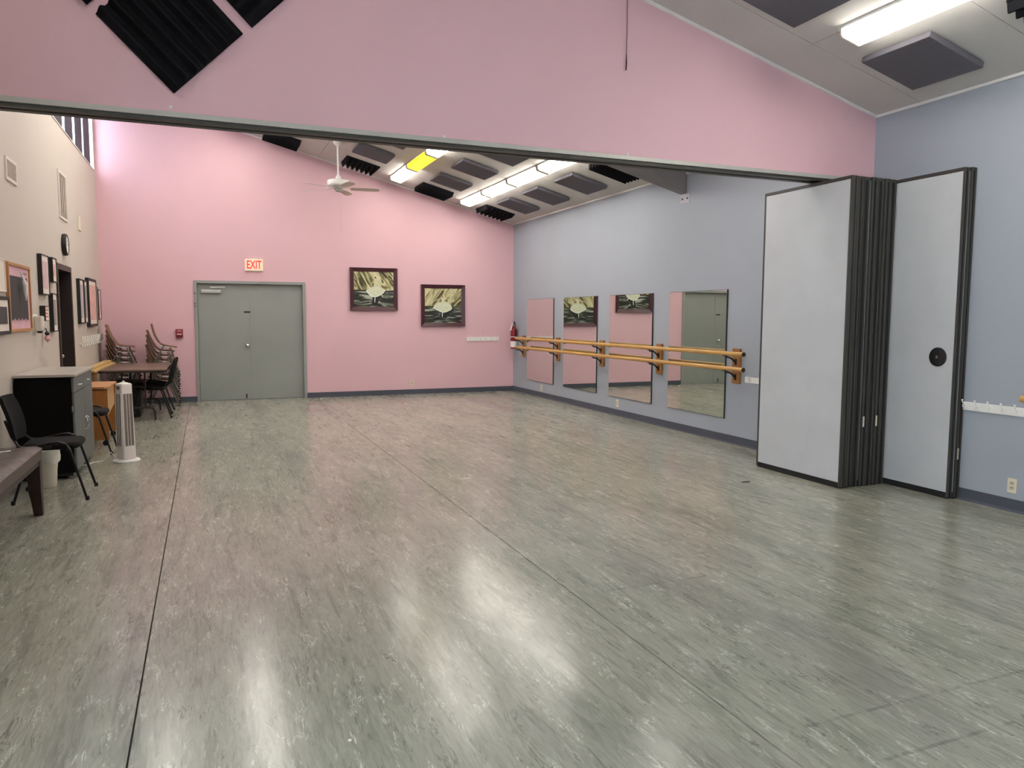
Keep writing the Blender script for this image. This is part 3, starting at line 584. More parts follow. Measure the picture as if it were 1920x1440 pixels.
ck = thing('wall_clock', 'round black rimmed wall clock above the doorway', 'clock', (L, 11.1, 2.43))
MB().lathe([(0.135, 0), (0.14, 0.02), (0.135, 0.05), (0.115, 0.055), (0.112, 0.045)], 32, (0, 0, 0), 'x').build('rim', BLACK, ck, smooth=True)
MB().lathe([(0.113, 0.03), (0.113, 0.046)], 32, (0, 0, 0), 'x').build('dial', WHITE, ck)
box('hour_hand', (0.047, 0.049, -0.004, 0.004, 0, 0.06), BLACK, ck); box('minute_hand', (0.047, 0.049, 0, 0.085, -0.003, 0.003), BLACK, ck)
ds = thing('soap_dispenser', 'white wall dispenser below the small red notice', 'dispenser', (L, 9.12, 1.365))
box('back_plate', (0, 0.012, -0.11, 0.12, 0, 0.185), WHITE, ds, 0.003); box('body', (0.012, 0.085, -0.095, 0.06, 0.01, 0.165), mat('dispenser_body', (206, 202, 194), 0.3, var=0.04), ds, 0.014); box('nozzle', (0.03, 0.075, -0.04, 0.0, -0.012, 0.012), BLACK, ds, 0.003); box('front_label', (0.085, 0.0865, -0.06, 0.03, 0.05, 0.135), PAPER, ds)
pm = thing('pompom_keyring', 'pink pompom on a black clip hanging below the dispenser', 'keyring', (L, 9.50, 1.24))
MB().lathe([(0.004, -0.045), (0.024, -0.024), (0.032, 0), (0.024, 0.024), (0.004, 0.045)], 14, (0.045, 0.03, 0.05)).build('pompom', mat('pink_fluff', (226, 176, 180), 0.95, var=0.2, scale=60, bump=0.6), pm, smooth=True)
MB().lathe([(0.004, -0.024), (0.02, -0.014), (0.024, 0), (0.02, 0.014), (0.004, 0.024)], 12, (0.045, 0.02, 0.10)).build('clip', BLACK, pm, smooth=True)
MB().tube([(0, 0, 0.15), (0.04, 0.0, 0.15), (0.045, 0.01, 0.11)], 0.007, 8).build('hook', BLACK, pm)
def vent(y0, y1, z0, z1, n, label, vertical):
    t = thing('wall_vent', label, 'vent', (L, (y0 + y1) / 2, (z0 + z1) / 2)); hy = (y1 - y0) / 2; hz = (z1 - z0) / 2; fw = 0.03; mb = MB()
    mb.box(0, 0.014, -hy, -hy + fw, -hz, hz); mb.box(0, 0.014, hy - fw, hy, -hz, hz); mb.box(0, 0.014, -hy + fw, hy - fw, -hz, -hz + fw); mb.box(0, 0.014, -hy + fw, hy - fw, hz - fw, hz)
    mb.build('frame', mat('vent_white', (220, 208, 200), 0.5, var=0.03), t, 0.002)
    box('backing', (0.0, 0.002, -hy + fw, hy - fw, -hz + fw, hz - fw), mat('vent_dark', (96, 84, 76), 0.8, var=0.05), t)
    for k in range(n):
        if vertical:
            c = -hy + fw + (2 * hy - 2 * fw) * (k + 0.5) / n; box('slat', (0.002, 0.011, c - 0.022, c + 0.022, -hz + fw, hz - fw), mat('vent_slat', (192, 180, 170), 0.5, var=0.03), t)
        else:
            c = -hz + fw + (2 * hz - 2 * fw) * (k + 0.5) / n; box('slat', (0.002, 0.01, -hy + fw, hy - fw, c - 0.006, c + 0.006), mat('vent_slat2', (178, 166, 156), 0.5, var=0.03), t)
vent(8.20, 8.62, 2.77, 2.985, 9, 'small square grille high on the beige wall', False)
vent(10.92, 11.50, 2.75, 3.345, 4, 'tall slatted vent high on the beige wall above the clock', True)
th = thing('thermostat_plate', 'small cream cover plate right of the tall vent', 'cover plate', (L, 12.52, 2.75)); box('plate', (0, 0.012, -0.10, 0.10, 0, 0.21), IVORY, th, 0.003); box('lip', (0.012, 0.022, -0.10, 0.10, 0, 0.02), IVORY, th, 0.003)

# ================================================================== CEILING: PANELS, FOAM, LIGHTS
def on_ceiling(o, x, y): o.location = (x, y, cz(x)); o.rotation_euler = (0, TH, 0)
def light(x, y, label, lit=LITE):
    t = thing('ceiling_light', label, 'ceiling light', group='fluorescent ceiling lights'); on_ceiling(t, x, y)
    box('housing', (-0.125, 0.125, -0.60, 0.60, -0.022, 0), WHITEP, t, 0.003)
    MB().prism([(-0.12, -0.022), (-0.105, -0.062), (-0.085, -0.075), (0.085, -0.075), (0.105, -0.062), (0.12, -0.022)], 'y', -0.56, 0.56).build('diffuser', lit, t)
    for s in (-1, 1): MB().prism([(-0.123, -0.022), (-0.107, -0.064), (-0.086, -0.078), (0.086, -0.078), (0.107, -0.064), (0.123, -0.022)], 'y', s * 0.56, s * 0.575).build('end_cap', mat('end_cap_frost', (236, 230, 212), 0.5, var=0), t)
ordn = ('farthest', 'second', 'third', 'nearest')
for rx, rn in ((4.745, 'row nearest the mirrors'), (3.385, 'row with the yellow cover'), (0.665, 'row left of the ceiling fan'), (-0.695, 'row by the high window')):
    for k in range(4):
        ye = 14.10 - 1.22 * k - 0.61
        ylw = rx == 3.385 and k == 1
        if rx < 0 and k == 0: continue
        light(rx, ye, 'fluorescent light with a bright yellow cover' if ylw else '%s white fluorescent light of the %s, far room' % (ordn[k], rn), YELL if ylw else LITE)
for rx, rn in ((4.745, 'nearest the mirror wall'), (3.385, 'added fill second from the mirror wall'), (0.665, 'added fill second from the beige wall'), (-0.695, 'added fill nearest the beige wall')):
    light(rx, 6.75, 'fluorescent light between bulkhead and rafter, ' + rn)  # all but the mirror-wall one are unseen fill added for the far room
light(4.745, 4.08, 'large white fluorescent light in front of the pink bulkhead')
light(4.745, 2.86, 'white fluorescent light behind the one in front of the bulkhead')
light(4.745, 1.64, 'unseen fluorescent fill light added third in line before the bulkhead')  # fill added out of view to brighten the bulkhead's right side
light(-0.695, 3.5, 'unseen fluorescent fill light added over the near left wall')  # unseen lamp put in to lift the left end of the bulkhead

def acoustic(x0, y0, label, sx=0.61, sy=0.63):
    t = thing('acoustic_panel', label, 'acoustic panel', group='grey acoustic ceiling panels'); on_ceiling(t, x0 + 0.5 * sx * math.cos(TH), y0 + sy / 2)
    MB().box(-sx / 2, sx / 2, -sy / 2, sy / 2, -0.06, -0.012).build('fabric_board', PANELG, t, 0.006)
    box('standoff', (-sx / 2 + 0.06, sx / 2 - 0.06, -sy / 2 + 0.06, sy / 2 - 0.06, -0.013, 0), CGAP, t)
for x0, y0, lb in ((2.40, 12.52, 'grey acoustic panel beside the ceiling fan rod, over black foam'), (3.79, 12.61, 'grey acoustic panel between the two lit rows, farthest one'), (3.79, 11.36, 'grey acoustic panel between the two lit rows, middle one'), (3.79, 10.12, 'grey acoustic panel between the two lit rows, half hidden by the track'),
                   (5.07, 12.62, 'grey acoustic panel by the mirror wall, farthest one'), (5.07, 11.40, 'grey acoustic panel by the mirror wall, middle one'), (5.07, 10.14, 'grey acoustic panel by the mirror wall, nearest one'),
                   (2.40, 11.30, 'grey acoustic panel left of the yellow light, mostly behind the track'), (3.77, 4.22, 'large grey acoustic panel left of the big near light'), (5.05, 4.20, 'large grey acoustic panel between near light and grey blue wall')):
    acoustic(x0, y0, lb)
def wedge_mesh(n, s, depth, base, along_x):
    mb = MB(); pr = [(-s / 2, 0), (-s / 2, -base)]
    for k in range(n):
        a = -s / 2 + s * k / n; pr += [(a + s / n * 0.12, -base), (a + s / n * 0.42, -depth), (a + s / n * 0.58, -depth), (a + s / n * 0.88, -base)]
    pr += [(s / 2, -base), (s / 2, 0)]
    return pr
def foam(x0, y0, label, ridge, sx=0.61, sy=0.61, n=7, depth=0.085):
    t = MB(); pr = wedge_mesh(n, sx if ridge == 'y' else sy, depth, 0.025, True)
    o = t.prism(pr, ridge, -(sy if ridge == 'y' else sx) / 2, (sy if ridge == 'y' else sx) / 2).build('foam_panel', FOAM)
    on_ceiling(o, x0 + 0.5 * sx * math.cos(TH), y0 + sy / 2); tag(o, label, 'foam panel', 'black foam wedge panels')
for x0, y0, rdg, lb in ((1.04, 13.75, 'x', 'black foam wedge panel on the ceiling left of the fan rod'), (2.40, 13.68, 'y', 'black foam wedge panel on the ceiling behind the fan rod'), (3.79, 13.70, 'x', 'black foam wedge panel on the ceiling between the lit rows'),
                        (5.04, 13.74, 'y', 'black foam wedge panel on the ceiling in the far corner'), (5.06, 9.0, 'x', 'black foam wedge panel on the ceiling next to the grey rafter'), (5.05, 3.02, 'y', 'black foam wedge panel on the near ceiling at the top right corner')):
    foam(x0, y0, lb, rdg)
# foam on the bulkhead, set as diamonds
def wall_foam(x, z, rot, label, n=7):
    pr = wedge_mesh(n, 0.61, 0.075, 0.02, True); mb = MB()
    nn = len(pr); vs = []; 
    for t_ in (-0.305, 0.305): vs += [(q[0], q[1], t_) for q in pr]
    fs = [tuple(range(nn))[::-1], tuple(range(nn, 2 * nn))] + [(i, (i + 1) % nn, nn + (i + 1) % nn, nn + i) for i in range(nn)]
    mb.add(vs, fs); o = mb.build('foam_panel', FOAM); o.location = (x, P, z); o.rotation_euler = (0, rot, 0); tag(o, label, 'foam panel', 'black foam wedge panels')
wall_foam(-0.145, 3.405, -PI / 4, 'large black foam diamond on the pink bulkhead')
wall_foam(0.345, 3.885, PI / 4, 'black foam diamond cut off at the top, right of the large one')
wall_foam(-0.625, 3.885, PI / 4, 'black foam corner showing at the top, left of the large diamond')

# ceiling fan
FX, FY, FZ = 2.12, 12.95, 3.66
fn = thing('ceiling_fan', 'white ceiling fan on a long rod in the far room', 'ceiling fan', (FX, FY, FZ))
MB().tube([(0, 0, 0.2), (0, 0, cz(FX) - FZ)], 0.016, 12).build('downrod', WHITE, fn, smooth=True)
MB().lathe([(0.075, cz(FX) - FZ + 0.01), (0.07, cz(FX) - FZ - 0.05), (0.025, cz(FX) - FZ - 0.09)], 20).build('canopy', WHITE, fn, smooth=True)
MB().lathe([(0.022, 0.22), (0.04, 0.20), (0.045, 0.155), (0.06, 0.145)], 20).build('coupling', WHITE, fn, smooth=True)
MB().lathe([(0.10, 0.15), (0.17, 0.135), (0.18, 0.12), (0.18, 0.055), (0.165, 0.04), (0.09, 0.03)], 32).build('motor', WHITE, fn, smooth=True)
MB().lathe([(0.08, 0.03), (0.085, 0.0), (0.06, -0.02), (0.05, -0.045), (0.02, -0.055)], 24).build('switch_housing', mat('fan_grey', (176, 176, 170), 0.4, var=0.02), fn, smooth=True)
for k in range(5):
    a = math.radians(-8 + 72 * k); bl = MB(); pts = []
    prof = [(0.20, 0.045), (0.26, 0.06), (0.5, 0.068), (0.62, 0.066), (0.67, 0.045), (0.685, 0.0)]
    up = [(x, w_) for x, w_ in prof]; poly = up + [(x, -w_) for x, w_ in prof[::-1][1:]]
    bl.prism(poly, 'z', -0.004, 0.004); o = bl.build('blade', mat('fan_blade', (196, 182, 172), 0.5, var=0.04), fn); o.rotation_euler = (math.radians(-12), 0, a); o.location = (0, 0, 0.005)
    ar = MB().box(0.07, 0.23, -0.018, 0.018, 0.004, 0.010).build('blade_iron', WHITE, fn); ar.rotation_euler = (0, 0, a); ar.location = (0, 0, 0.006)
MB().tube([(0.03, 0, -0.05), (0.03, 0, -0.75)], 0.0025, 6).build('pull_chain', mat('chain', (196, 170, 172), 0.4, 0.3, var=0), fn)

# cord and studs on the bulkhead
cd = thing('pull_cord', 'thin dark cord hanging down the pink bulkhead', 'cord', (3.21, P, 3.53))
MB().tube([(0, -0.012, 0.12), (0.004, -0.012, 0.35), (0.0, -0.012, 0.57)], 0.0025, 6).build('string', MAROON, cd); MB().tube([(0, -0.012, 0), (0.003, -0.012, 0.06), (0, -0.012, 0.13)], 0.006, 8, rr=[0.005, 0.006, 0.003]).build('toggle', mat('dark_toggle', (52, 24, 30), 0.5, var=0), cd)
for x, z, lb in ((-0.17, 2.885, 'below the black foam'), (1.68, 2.868, 'mid track'), (3.24, 2.866, 'below the dark cord')):
    o = MB().lathe([(0.011, 0), (0.012, -0.008), (0.003, -0.012)], 10, (0, 0, 0), 'y').build('screw_cap', WHITE); o.location = (x, P, z); tag(o, 'tiny white screw cap on the pink bulkhead ' + lb, 'screw cap', 'screw caps on the bulkhead')

# ================================================================== FURNITURE
# padded bench
be = thing('padded_bench', 'dark brown tufted leather bench with wooden legs at the left edge', 'bench', (-1.42, 5.95, 0))
mb = MB(); nx, ny = 15, 45; hx, hyb = 0.222, 0.74
grid = []
for j in range(ny + 1):
    for i in range(nx + 1):
        u = i / nx * 2 - 1; v = j / ny * 2 - 1; x = u * hx; yv = v * hyb
        e = max(abs(u) ** 8, abs(v) ** 26); zz = 0.545 - 0.03 * e
        for q in (-0.444, -0.148, 0.148, 0.444):
            zz -= 0.008 * math.exp(-((yv - q) / 0.012) ** 2)
        for q in (-0.074, 0.074): zz -= 0.008 * math.exp(-((x - q) / 0.012) ** 2)
        grid.append((x, yv, zz))
fs = [(j * (nx + 1) + i, j * (nx + 1) + i + 1, (j + 1) * (nx + 1) + i + 1, (j + 1) * (nx + 1) + i) for j in range(ny) for i in range(nx)]
mb.add(grid, fs); o = mb.build('cushion_top', LEATHER, be, smooth=True)
box('cushion_side', (-hx, hx, -hyb, hyb, 0.435, 0.516), LEATHER, be, 0.008)
box('apron', (-hx + 0.012, hx - 0.012, -hyb + 0.012, hyb - 0.012, 0.395, 0.436), DWOOD, be)
for sx in (-1, 1):
    for sy in (-1, 1):
        cx, cy = sx * (hx - 0.05), sy * (hyb - 0.045)
        mb = MB(); a = 0.042; pr = [(a, 0.436), (a, 0.2), (a * 0.85, 0.12), (a * 0.7, 0)]
        for (q0, z0), (q1, z1) in zip(pr[:-1], pr[1:]):
            k0 = (a - q0) ; k1 = (a - q1)
            mb.hexa([(cx - q1 + sx * k1, cy - q1 + sy * k1, z1), (cx + q1 + sx * k1, cy - q1 + sy * k1, z1), (cx + q1 + sx * k1, cy + q1 + sy * k1, z1), (cx - q1 + sx * k1, cy + q1 + sy * k1, z1), (cx - q0 + sx * k0, cy - q0 + sy * k0, z0), (cx + q0 + sx * k0, cy - q0 + sy * k0, z0), (cx + q0 + sx * k0, cy + q0 + sy * k0, z0), (cx - q0 + sx * k0, cy + q0 + sy * k0, z0)])
        mb.build('leg', DWOOD, be)
sc = MB().tube([(0, 0, 0), (0.03, 0.05, 0.004), (0.06, 0.06, 0.004), (0.075, 0.10, 0.0)], 0.006, 6).build('white_cable', WHITE); sc.location = (-1.43, 6.33, 0.545); tag(sc, 'short white cable lying on the leather bench', 'cable')

# black stacking chair
def stacking_chair(label, loc, rz, group='black stacking chairs'):
    t = thing('stacking_chair', label, 'chair', loc, rz, group)
    mb = MB(); n = 24; rings = []
    for z, k in ((0.425, 0.90), (0.432, 0.97), (0.45, 1.0), (0.468, 0.985), (0.480, 0.92)):
        ring = []
        for i in range(n):
            a = 2 * PI * i / n; ca, sa = math.cos(a), math.sin(a); e = 0.42
            ring.append((0.215 * k * math.copysign(abs(ca) ** e, ca) + 0.005, 0.225 * k * math.copysign(abs(sa) ** e, sa), z))
        rings.append(ring)
    vs = [v for r0 in rings for v in r0]; fs = [(i * n + k, i * n + (k + 1) % n, (i + 1) * n + (k + 1) % n, (i + 1) * n + k) for i in range(4) for k in range(n)] + [tuple(range(n))[::-1], tuple(range(4 * n, 5 * n))]
    mb.add(vs, fs).build('seat', CLOTH, t, smooth=True)
    mb = MB(); nu, nv = 10, 9; vs = []; fs = []
    for sgn, off in ((1, 0.0), (-1, -0.032)):
        for j in range(nv + 1):
            v = j / nv; z = 0.50 + 0.37 * v; xb = -0.235 - 0.085 * v + 0.02 * math.sin(PI * v)
            wd = 0.225 * (1 - 0.25 * max(0, v - 0.75) / 0.25 * 0.6 - 0.2 * max(0, 0.2 - v) / 0.2)
            for i in range(nu + 1):
                u = i / nu * 2 - 1; vs.append((xb - 0.032 * (1 - u * u) + off * (1 - 0.6 * max(abs(u) ** 6, abs(2 * v - 1) ** 6)), u * wd, z))
    st = (nu + 1) * (nv + 1)
    for s0 in (0, st):
        for j in range(nv):
            for i in range(nu): fs.append((s0 + j * (nu + 1) + i, s0 + j * (nu + 1) + i + 1, s0 + (j + 1) * (nu + 1) + i + 1, s0 + (j + 1) * (nu + 1) + i))
    edge = [i for i in range(nu + 1)] + [j * (nu + 1) + nu for j in range(1, nv + 1)] + [nv * (nu + 1) + i for i in range(nu - 1, -1, -1)] + [j * (nu + 1) for j in range(nv - 1, 0, -1)]
    for a, b2 in zip(edge, edge[1:] + edge[:1]): fs.append((a, b2, st + b2, st + a))
    mb.add(vs, fs).build('backrest', CLOTH, t, smooth=True)
    for s in (-1, 1):
        yy = s * 0.252
        MB().tube([(0.265, s * 0.275, 0.0), (0.15, yy, 0.43), (0.12, yy, 0.475), (0.07, yy, 0.495), (0.0, yy, 0.49), (-0.15, yy, 0.455)], 0.011, 8).build('leg', TUBE, t, smooth=True)
        MB().tube([(-0.265, s * 0.27, 0.0), (-0.14, yy, 0.42), (-0.10, yy, 0.455), (0.02, yy, 0.46)], 0.011, 8).build('leg', TUBE, t, smooth=True)
        MB().tube([(-0.15, yy, 0.455), (-0.215, s * 0.22, 0.47), (-0.27, s * 0.17, 0.54), (-0.315, s * 0.16, 0.68)], 0.010, 8).build('back_post', TUBE, t, smooth=True)
        for fx, fy in ((0.265, s * 0.275), (-0.265, s * 0.27)): MB().lathe([(0.016, 0.0), (0.016, 0.03), (0.012, 0.035)], 10, (fx, fy, 0)).build('foot_cap', RUBBER, t)
    MB().tube([(0.13, -0.25, 0.425), (0.13, 0.25, 0.425)], 0.009, 8).build('stretcher', TUBE, t); MB().tube([(-0.12, -0.25, 0.425), (-0.12, 0.25, 0.425)], 0.009, 8).build('stretcher', TUBE, t)
    return t
stacking_chair('black padded stacking chair between the bench and the grey cabinet', (-1.225, 7.345, 0), 0.0)
stacking_chair('black stacking chair between the grey cabinet and the wooden desk', (-1.27, 9.58, 0), 0.0)
stacking_chair('black stacking chair pushed under the right end of the folding table', (-0.79, 12.62, 0), PI + 0.03)
stacking_chair('black stacking chair under the folding table, farther from the viewer', (-0.79, 13.22, 0), PI - 0.02)
bx_ = thing('dark_filler_tote', 'black tote made up to stand in for the dark mass under the folding table', 'tote', (-1.17, 12.95, 0))  # tote made up as a dark filler for the space under the table
MB().hexa([(-0.21,-0.28,0),(0.21,-0.28,0),(0.21,0.28,0),(-0.21,0.28,0),(-0.245,-0.31,0.50),(0.245,-0.31,0.50),(0.245,0.31,0.50),(-0.245,0.31,0.50)]).build('tub', BLACK, bx_, 0.012)
box('lid', (-0.26, 0.26, -0.325, 0.325, 0.50, 0.535), BLACK, bx_, 0.008); box('handle', (-0.08, 0.08, -0.34, -0.30, 0.44, 0.47), BLACK, bx_, 0.006)

# waste bin
bn = thing('waste_bin', 'white waste bin with a clear liner beside the cabinet', 'bin', (-1.40, 7.74, 0))
bn.location.x = -1.37
MB().lathe([(0.078, 0), (0.085, 0.01), (0.092, 0.15), (0.11, 0.30), (0.112, 0.315), (0.106, 0.315), (0.10, 0.29), (0.085, 0.15), (0.078, 0.02)], 24).build('bucket', BINW, bn, smooth=True)
mb = MB(); n = 28; vs = []; fs = []
for j, (rr, z, am) in enumerate(((0.114, 0.23, 0.006), (0.118, 0.27, 0.005), (0.117, 0.31, 0.003), (0.119, 0.345, 0.006), (0.108, 0.335, 0.004), (0.10, 0.26, 0.004))):
    for k in range(n):
        a = 2 * PI * k / n; q = rr + am * math.sin(5 * a + j) ; vs.append((q * math.cos(a), q * math.sin(a), z + am * 2 * math.sin(3 * a + j * 1.3)))
for j in range(5):
    for k in range(n): fs.append((j * n + k, j * n + (k + 1) % n, (j + 1) * n + (k + 1) % n, (j + 1) * n + k))
mb.add(vs, fs).build('liner', LINER, bn, smooth=True)

# cabinet
cb = thing('storage_cabinet', 'grey two door cabinet with black side and marbled top', 'cabinet', (-1.395, 8.63, 0))
hx, hyc = 0.235, 0.60
mb = MB(); mb.box(-hx, hx - 0.02, -hyc, hyc, 0.06, 0.965); mb.build('body', mat('black_laminate', (9, 9, 9), 0.85, var=0.05, spec=0.15), cb)
box('worktop', (-hx - 0.005, hx + 0.02, -hyc - 0.02, hyc + 0.02, 0.965, 0.99), CABT, cb, 0.004)
box('plinth', (-hx + 0.02, hx - 0.04, -hyc + 0.02, hyc - 0.02, 0.03, 0.06), BLACK, cb)
for k in range(2):
    a = -hyc + 0.004 + k * hyc; b2 = -0.002 + k * hyc - (0.002 if k else 0) 
    dr = box('drawer', (hx - 0.02, hx, a, b2, 0.815, 0.955), CABG, cb, 0.002)
    MB().tube([(hx, (a + b2) / 2 - 0.055, 0.875), (hx + 0.025, (a + b2) / 2 - 0.045, 0.875), (hx + 0.028, (a + b2) / 2, 0.875), (hx + 0.025, (a + b2) / 2 + 0.045, 0.875), (hx, (a + b2) / 2 + 0.055, 0.875)], 0.005, 8).build('handle', CHROME, dr, smooth=True)
    do = box('door', (hx - 0.02, hx, a, b2, 0.075, 0.808), CABG, cb, 0.002)
    yy = -0.045 if k == 0 else 0.045; q = 1 if k == 0 else -1
    MB().tube([(hx, yy, 0.52), (hx + 0.022, yy, 0.515), (hx + 0.032, yy - q * 0.012, 0.46), (hx + 0.022, yy, 0.405), (hx, yy, 0.40)], 0.006, 8).build('handle', CHROME, do, smooth=True)
    box('hinge', (hx - 0.024, hx - 0.008, (-hyc - 0.004) if k == 0 else hyc, -hyc if k == 0 else hyc + 0.004, 0.64, 0.69), STEEL, do)
for sx in (-1, 1):
    for sy in (-1, 1):
        MB().lathe([(0.03, -0.012), (0.03, 0.012)], 14, (sx * 0.17, sy * 0.52, 0.03), 'y').build('caster', mat('caster_grey', (150, 150, 150), 0.5, var=0.05), cb)

# small desk
dk = thing('wooden_desk', 'small beech laminate desk on casters behind the tower fan', 'desk', (-1.345, 10.40, 0)); hx, hyd = 0.265, 0.42
MB().prism([(-hx, -hyd), (hx - 0.05, -hyd), (hx, -hyd + 0.05), (hx, hyd - 0.02), (hx - 0.02, hyd), (-hx, hyd)], 'z', 0.675, 0.70).build('top', DESKW, dk, 0.003)
box('edge_band', (-hx, hx - 0.02, -hyd + 0.012, hyd - 0.012, 0.66, 0.675), mat('dark_band', (118, 70, 40), 0.5, var=0.05), dk)
for s in (-1, 1): box('side_panel', (-hx + 0.02, hx - 0.02, s * (hyd - 0.03) - 0.01, s * (hyd - 0.03) + 0.01, 0.065, 0.66), DESKS, dk, 0.002)
MB().prism([(-hyd + 0.04, 0.66), (hyd - 0.04, 0.66), (hyd - 0.04, 0.42), (-hyd + 0.04, 0.34)], 'x', hx - 0.05, hx - 0.032).build('modesty_panel', mat('pale_beech', (190, 152, 104), 0.45, var=0.06, stretch=(6, 6, 0.7)), dk)
box('back_panel', (-hx + 0.03, -hx + 0.045, -hyd + 0.04, hyd - 0.04, 0.12, 0.66), DESKS, dk)
for sx in (-1, 1):
    for sy in (-1, 1): MB().lathe([(0.03, -0.02), (0.032, 0), (0.03, 0.02)], 14, (sx * (hx - 0.06), sy * (hyd - 0.03), 0.032), 'y').build('caster', RUBBER, dk, smooth=True)

# tower fan
tf = thing('tower_fan', 'white tower fan on a round base in front of the desk', 'fan', (-0.82, 8.85, 0), rz=-0.98)
MB().lathe([(0.132, 0), (0.134, 0.012), (0.12, 0.022), (0.05, 0.03)], 32).build('base', WHITE, tf, smooth=True)
MB().hexa([(-0.075,-0.07,0.028),(0.075,-0.07,0.028),(0.075,0.07,0.028),(-0.075,0.07,0.028),(-0.062,-0.06,0.83),(0.062,-0.06,0.83),(0.062,0.06,0.83),(-0.062,0.06,0.83)]).build('body', mat('fan_body_white', (236, 228, 222), 0.45, var=0.02), tf, 0.018, 3, smooth=True)
MB().lathe([(0.004, 0.84), (0.03, 0.838), (0.05, 0.828)], 16).build('top_cap', WHITE, tf, smooth=True); MB().lathe([(0.012, 0.835), (0.012, 0.852), (0.008, 0.855)], 12).build('knob', WHITE, tf)
GR = mat('fan_grille', (128, 116, 108), 0.6, var=0.05)
for face in range(2):
    def fp_(u, z, d):
        k = (z - 0.028) / 0.802; h_ = (0.07 if face == 0 else 0.075) * (1 - k) + (0.06 if face == 0 else 0.062) * k
        return (u, -(h_ + d), z) if face == 0 else ((h_ + d), u, z)
    for u0, u1 in ((-0.046, -0.018), (-0.012, 0.012), (0.018, 0.046)):
        pts = [fp_(u0, 0.17, -0.004), fp_(u1, 0.17, -0.004), fp_(u1, 0.17, 0.0015), fp_(u0, 0.17, 0.0015), fp_(u0, 0.72, -0.004), fp_(u1, 0.72, -0.004), fp_(u1, 0.72, 0.0015), fp_(u0, 0.72, 0.0015)]
        MB().hexa(pts).build('grille', GR, tf)
    for u0 in (-0.050, -0.015, 0.015, 0.050):
        pts = [fp_(u0 - 0.0025, 0.165, 0), fp_(u0 + 0.0025, 0.165, 0), fp_(u0 + 0.0025, 0.165, 0.005), fp_(u0 - 0.0025, 0.165, 0.005), fp_(u0 - 0.0025, 0.725, 0), fp_(u0 + 0.0025, 0.725, 0), fp_(u0 + 0.0025, 0.725, 0.005), fp_(u0 - 0.0025, 0.725, 0.005)]
        MB().hexa(pts).build('grille_bar', WHITE, tf)
    pts = [fp_(-0.03, 0.765, 0), fp_(0.03, 0.765, 0), fp_(0.03, 0.765, 0.0015), fp_(-0.03, 0.765, 0.0015), fp_(-0.03, 0.80, 0), fp_(0.03, 0.80, 0), fp_(0.03, 0.80, 0.0015), fp_(-0.03, 0.80, 0.0015)]
    if not face: MB().hexa(pts).build('control_panel', GR, tf)
    if not face: MB().hexa([(p[0], p[1], p[2] - 0.715) for p in pts]).build('badge', GR, tf)
cdp = [(-0.93, 8.87, 0.05), (-0.97, 8.86, 0.10), (-1.0, 8.87, 0.06), (-1.04, 8.90, 0.006), (-1.12, 8.86, 0.005), (-1.20, 8.72, 0.005), (-1.30, 8.70, 0.005)]
o = MB().tube([(p[0], p[1], p[2]) for p in cdp], 0.005, 8).build('power_cord', WHITE, smooth=True); o.parent = tf
o.matrix_parent_inverse = (Matrix.Translation((-0.82, 8.85, 0)) @ Matrix.Rotation(-0.98, 4, 'Z')).inverted()

# folding table
ft = thing('folding_table', 'brown laminate folding table with bent steel legs', 'table', (-1.0, 12.85, 0)); TX, TY, TZ = 0.455, 0.86, 0.765
box('tabletop', (-TX, TX, -TY, TY, TZ - 0.022, TZ), TABLET, ft, 0.004); mb = MB()
mb.box(-TX, TX, -TY, -TY + 0.012, TZ - 0.045, TZ - 0.022); mb.box(-TX, TX, TY - 0.012, TY, TZ - 0.045, TZ - 0.022); mb.box(-TX, -TX + 0.012, -TY, TY, TZ - 0.045, TZ - 0.022); mb.box(TX - 0.012, TX, -TY, TY, TZ - 0.045, TZ - 0.022)
mb.build('apron', mat('dark_apron', (40, 26, 22), 0.5, var=0.05), ft)
LEGM = mat('brown_steel_leg', (52, 40, 36), 0.4, 0.3, var=0.05)
for s in (-1, 1):
    yl = s * (TY - 0.22)
    for sx in (-1, 1): MB().tube([(sx * 0.15, yl, 0.19), (sx * 0.15, yl, TZ - 0.03)], 0.014, 10).build('leg', LEGM, ft, smooth=True)
    MB().tube([(-0.275, yl, 0.0), (-0.27, yl, 0.13), (-0.25, yl, 0.175), (-0.21, yl, 0.19), (0.21, yl, 0.19), (0.25, yl, 0.175), (0.27, yl, 0.13), (0.275, yl, 0.0)], 0.015, 10).build('foot_rail', LEGM, ft, smooth=True)
    MB().tube([(0, yl, 0.5), (0, yl - s * 0.35, TZ - 0.04)], 0.008, 8).build('brace', LEGM, ft); MB().tube([(-0.15, yl, 0.5), (0.15, yl, 0.5)], 0.008, 8).build('cross_bar', LEGM, ft)

# pine planks on the table edge and the trestle under their near end
for k, (xa, ya, xb, yb, zz, lb) in enumerate(((-1.455, 11.52, -1.41, 13.62, 0.7905, 'pine plank at the table side, rightmost of the pile'), (-1.575, 11.62, -1.53, 13.50, 0.7905, 'pine plank against the beige wall at the table side'), (-1.50, 11.75, -1.48, 13.75, 0.8185, 'pine plank lying on top of two others beside the table'))):
    o = MB().box(-0.05, 0.05, 0, math.hypot(xb - xa, yb - ya), 0, 0.026).build('wood_plank', PINE, None, 0.003); o.location = (xa, ya, zz - 0.0255 + 0.0005); o.rotation_euler = (0, 0, -math.atan2(xb - xa, yb - ya)); tag(o, lb, 'plank', 'pine planks by the folding table')
ts = thing('wood_trestle', 'small brown wooden trestle under the near plank ends', 'trestle', (-1.50, 11.72, 0))
box('top_bar', (-0.10, 0.10, -0.04, 0.04, 0.725, 0.765), OAKD, ts, 0.003)
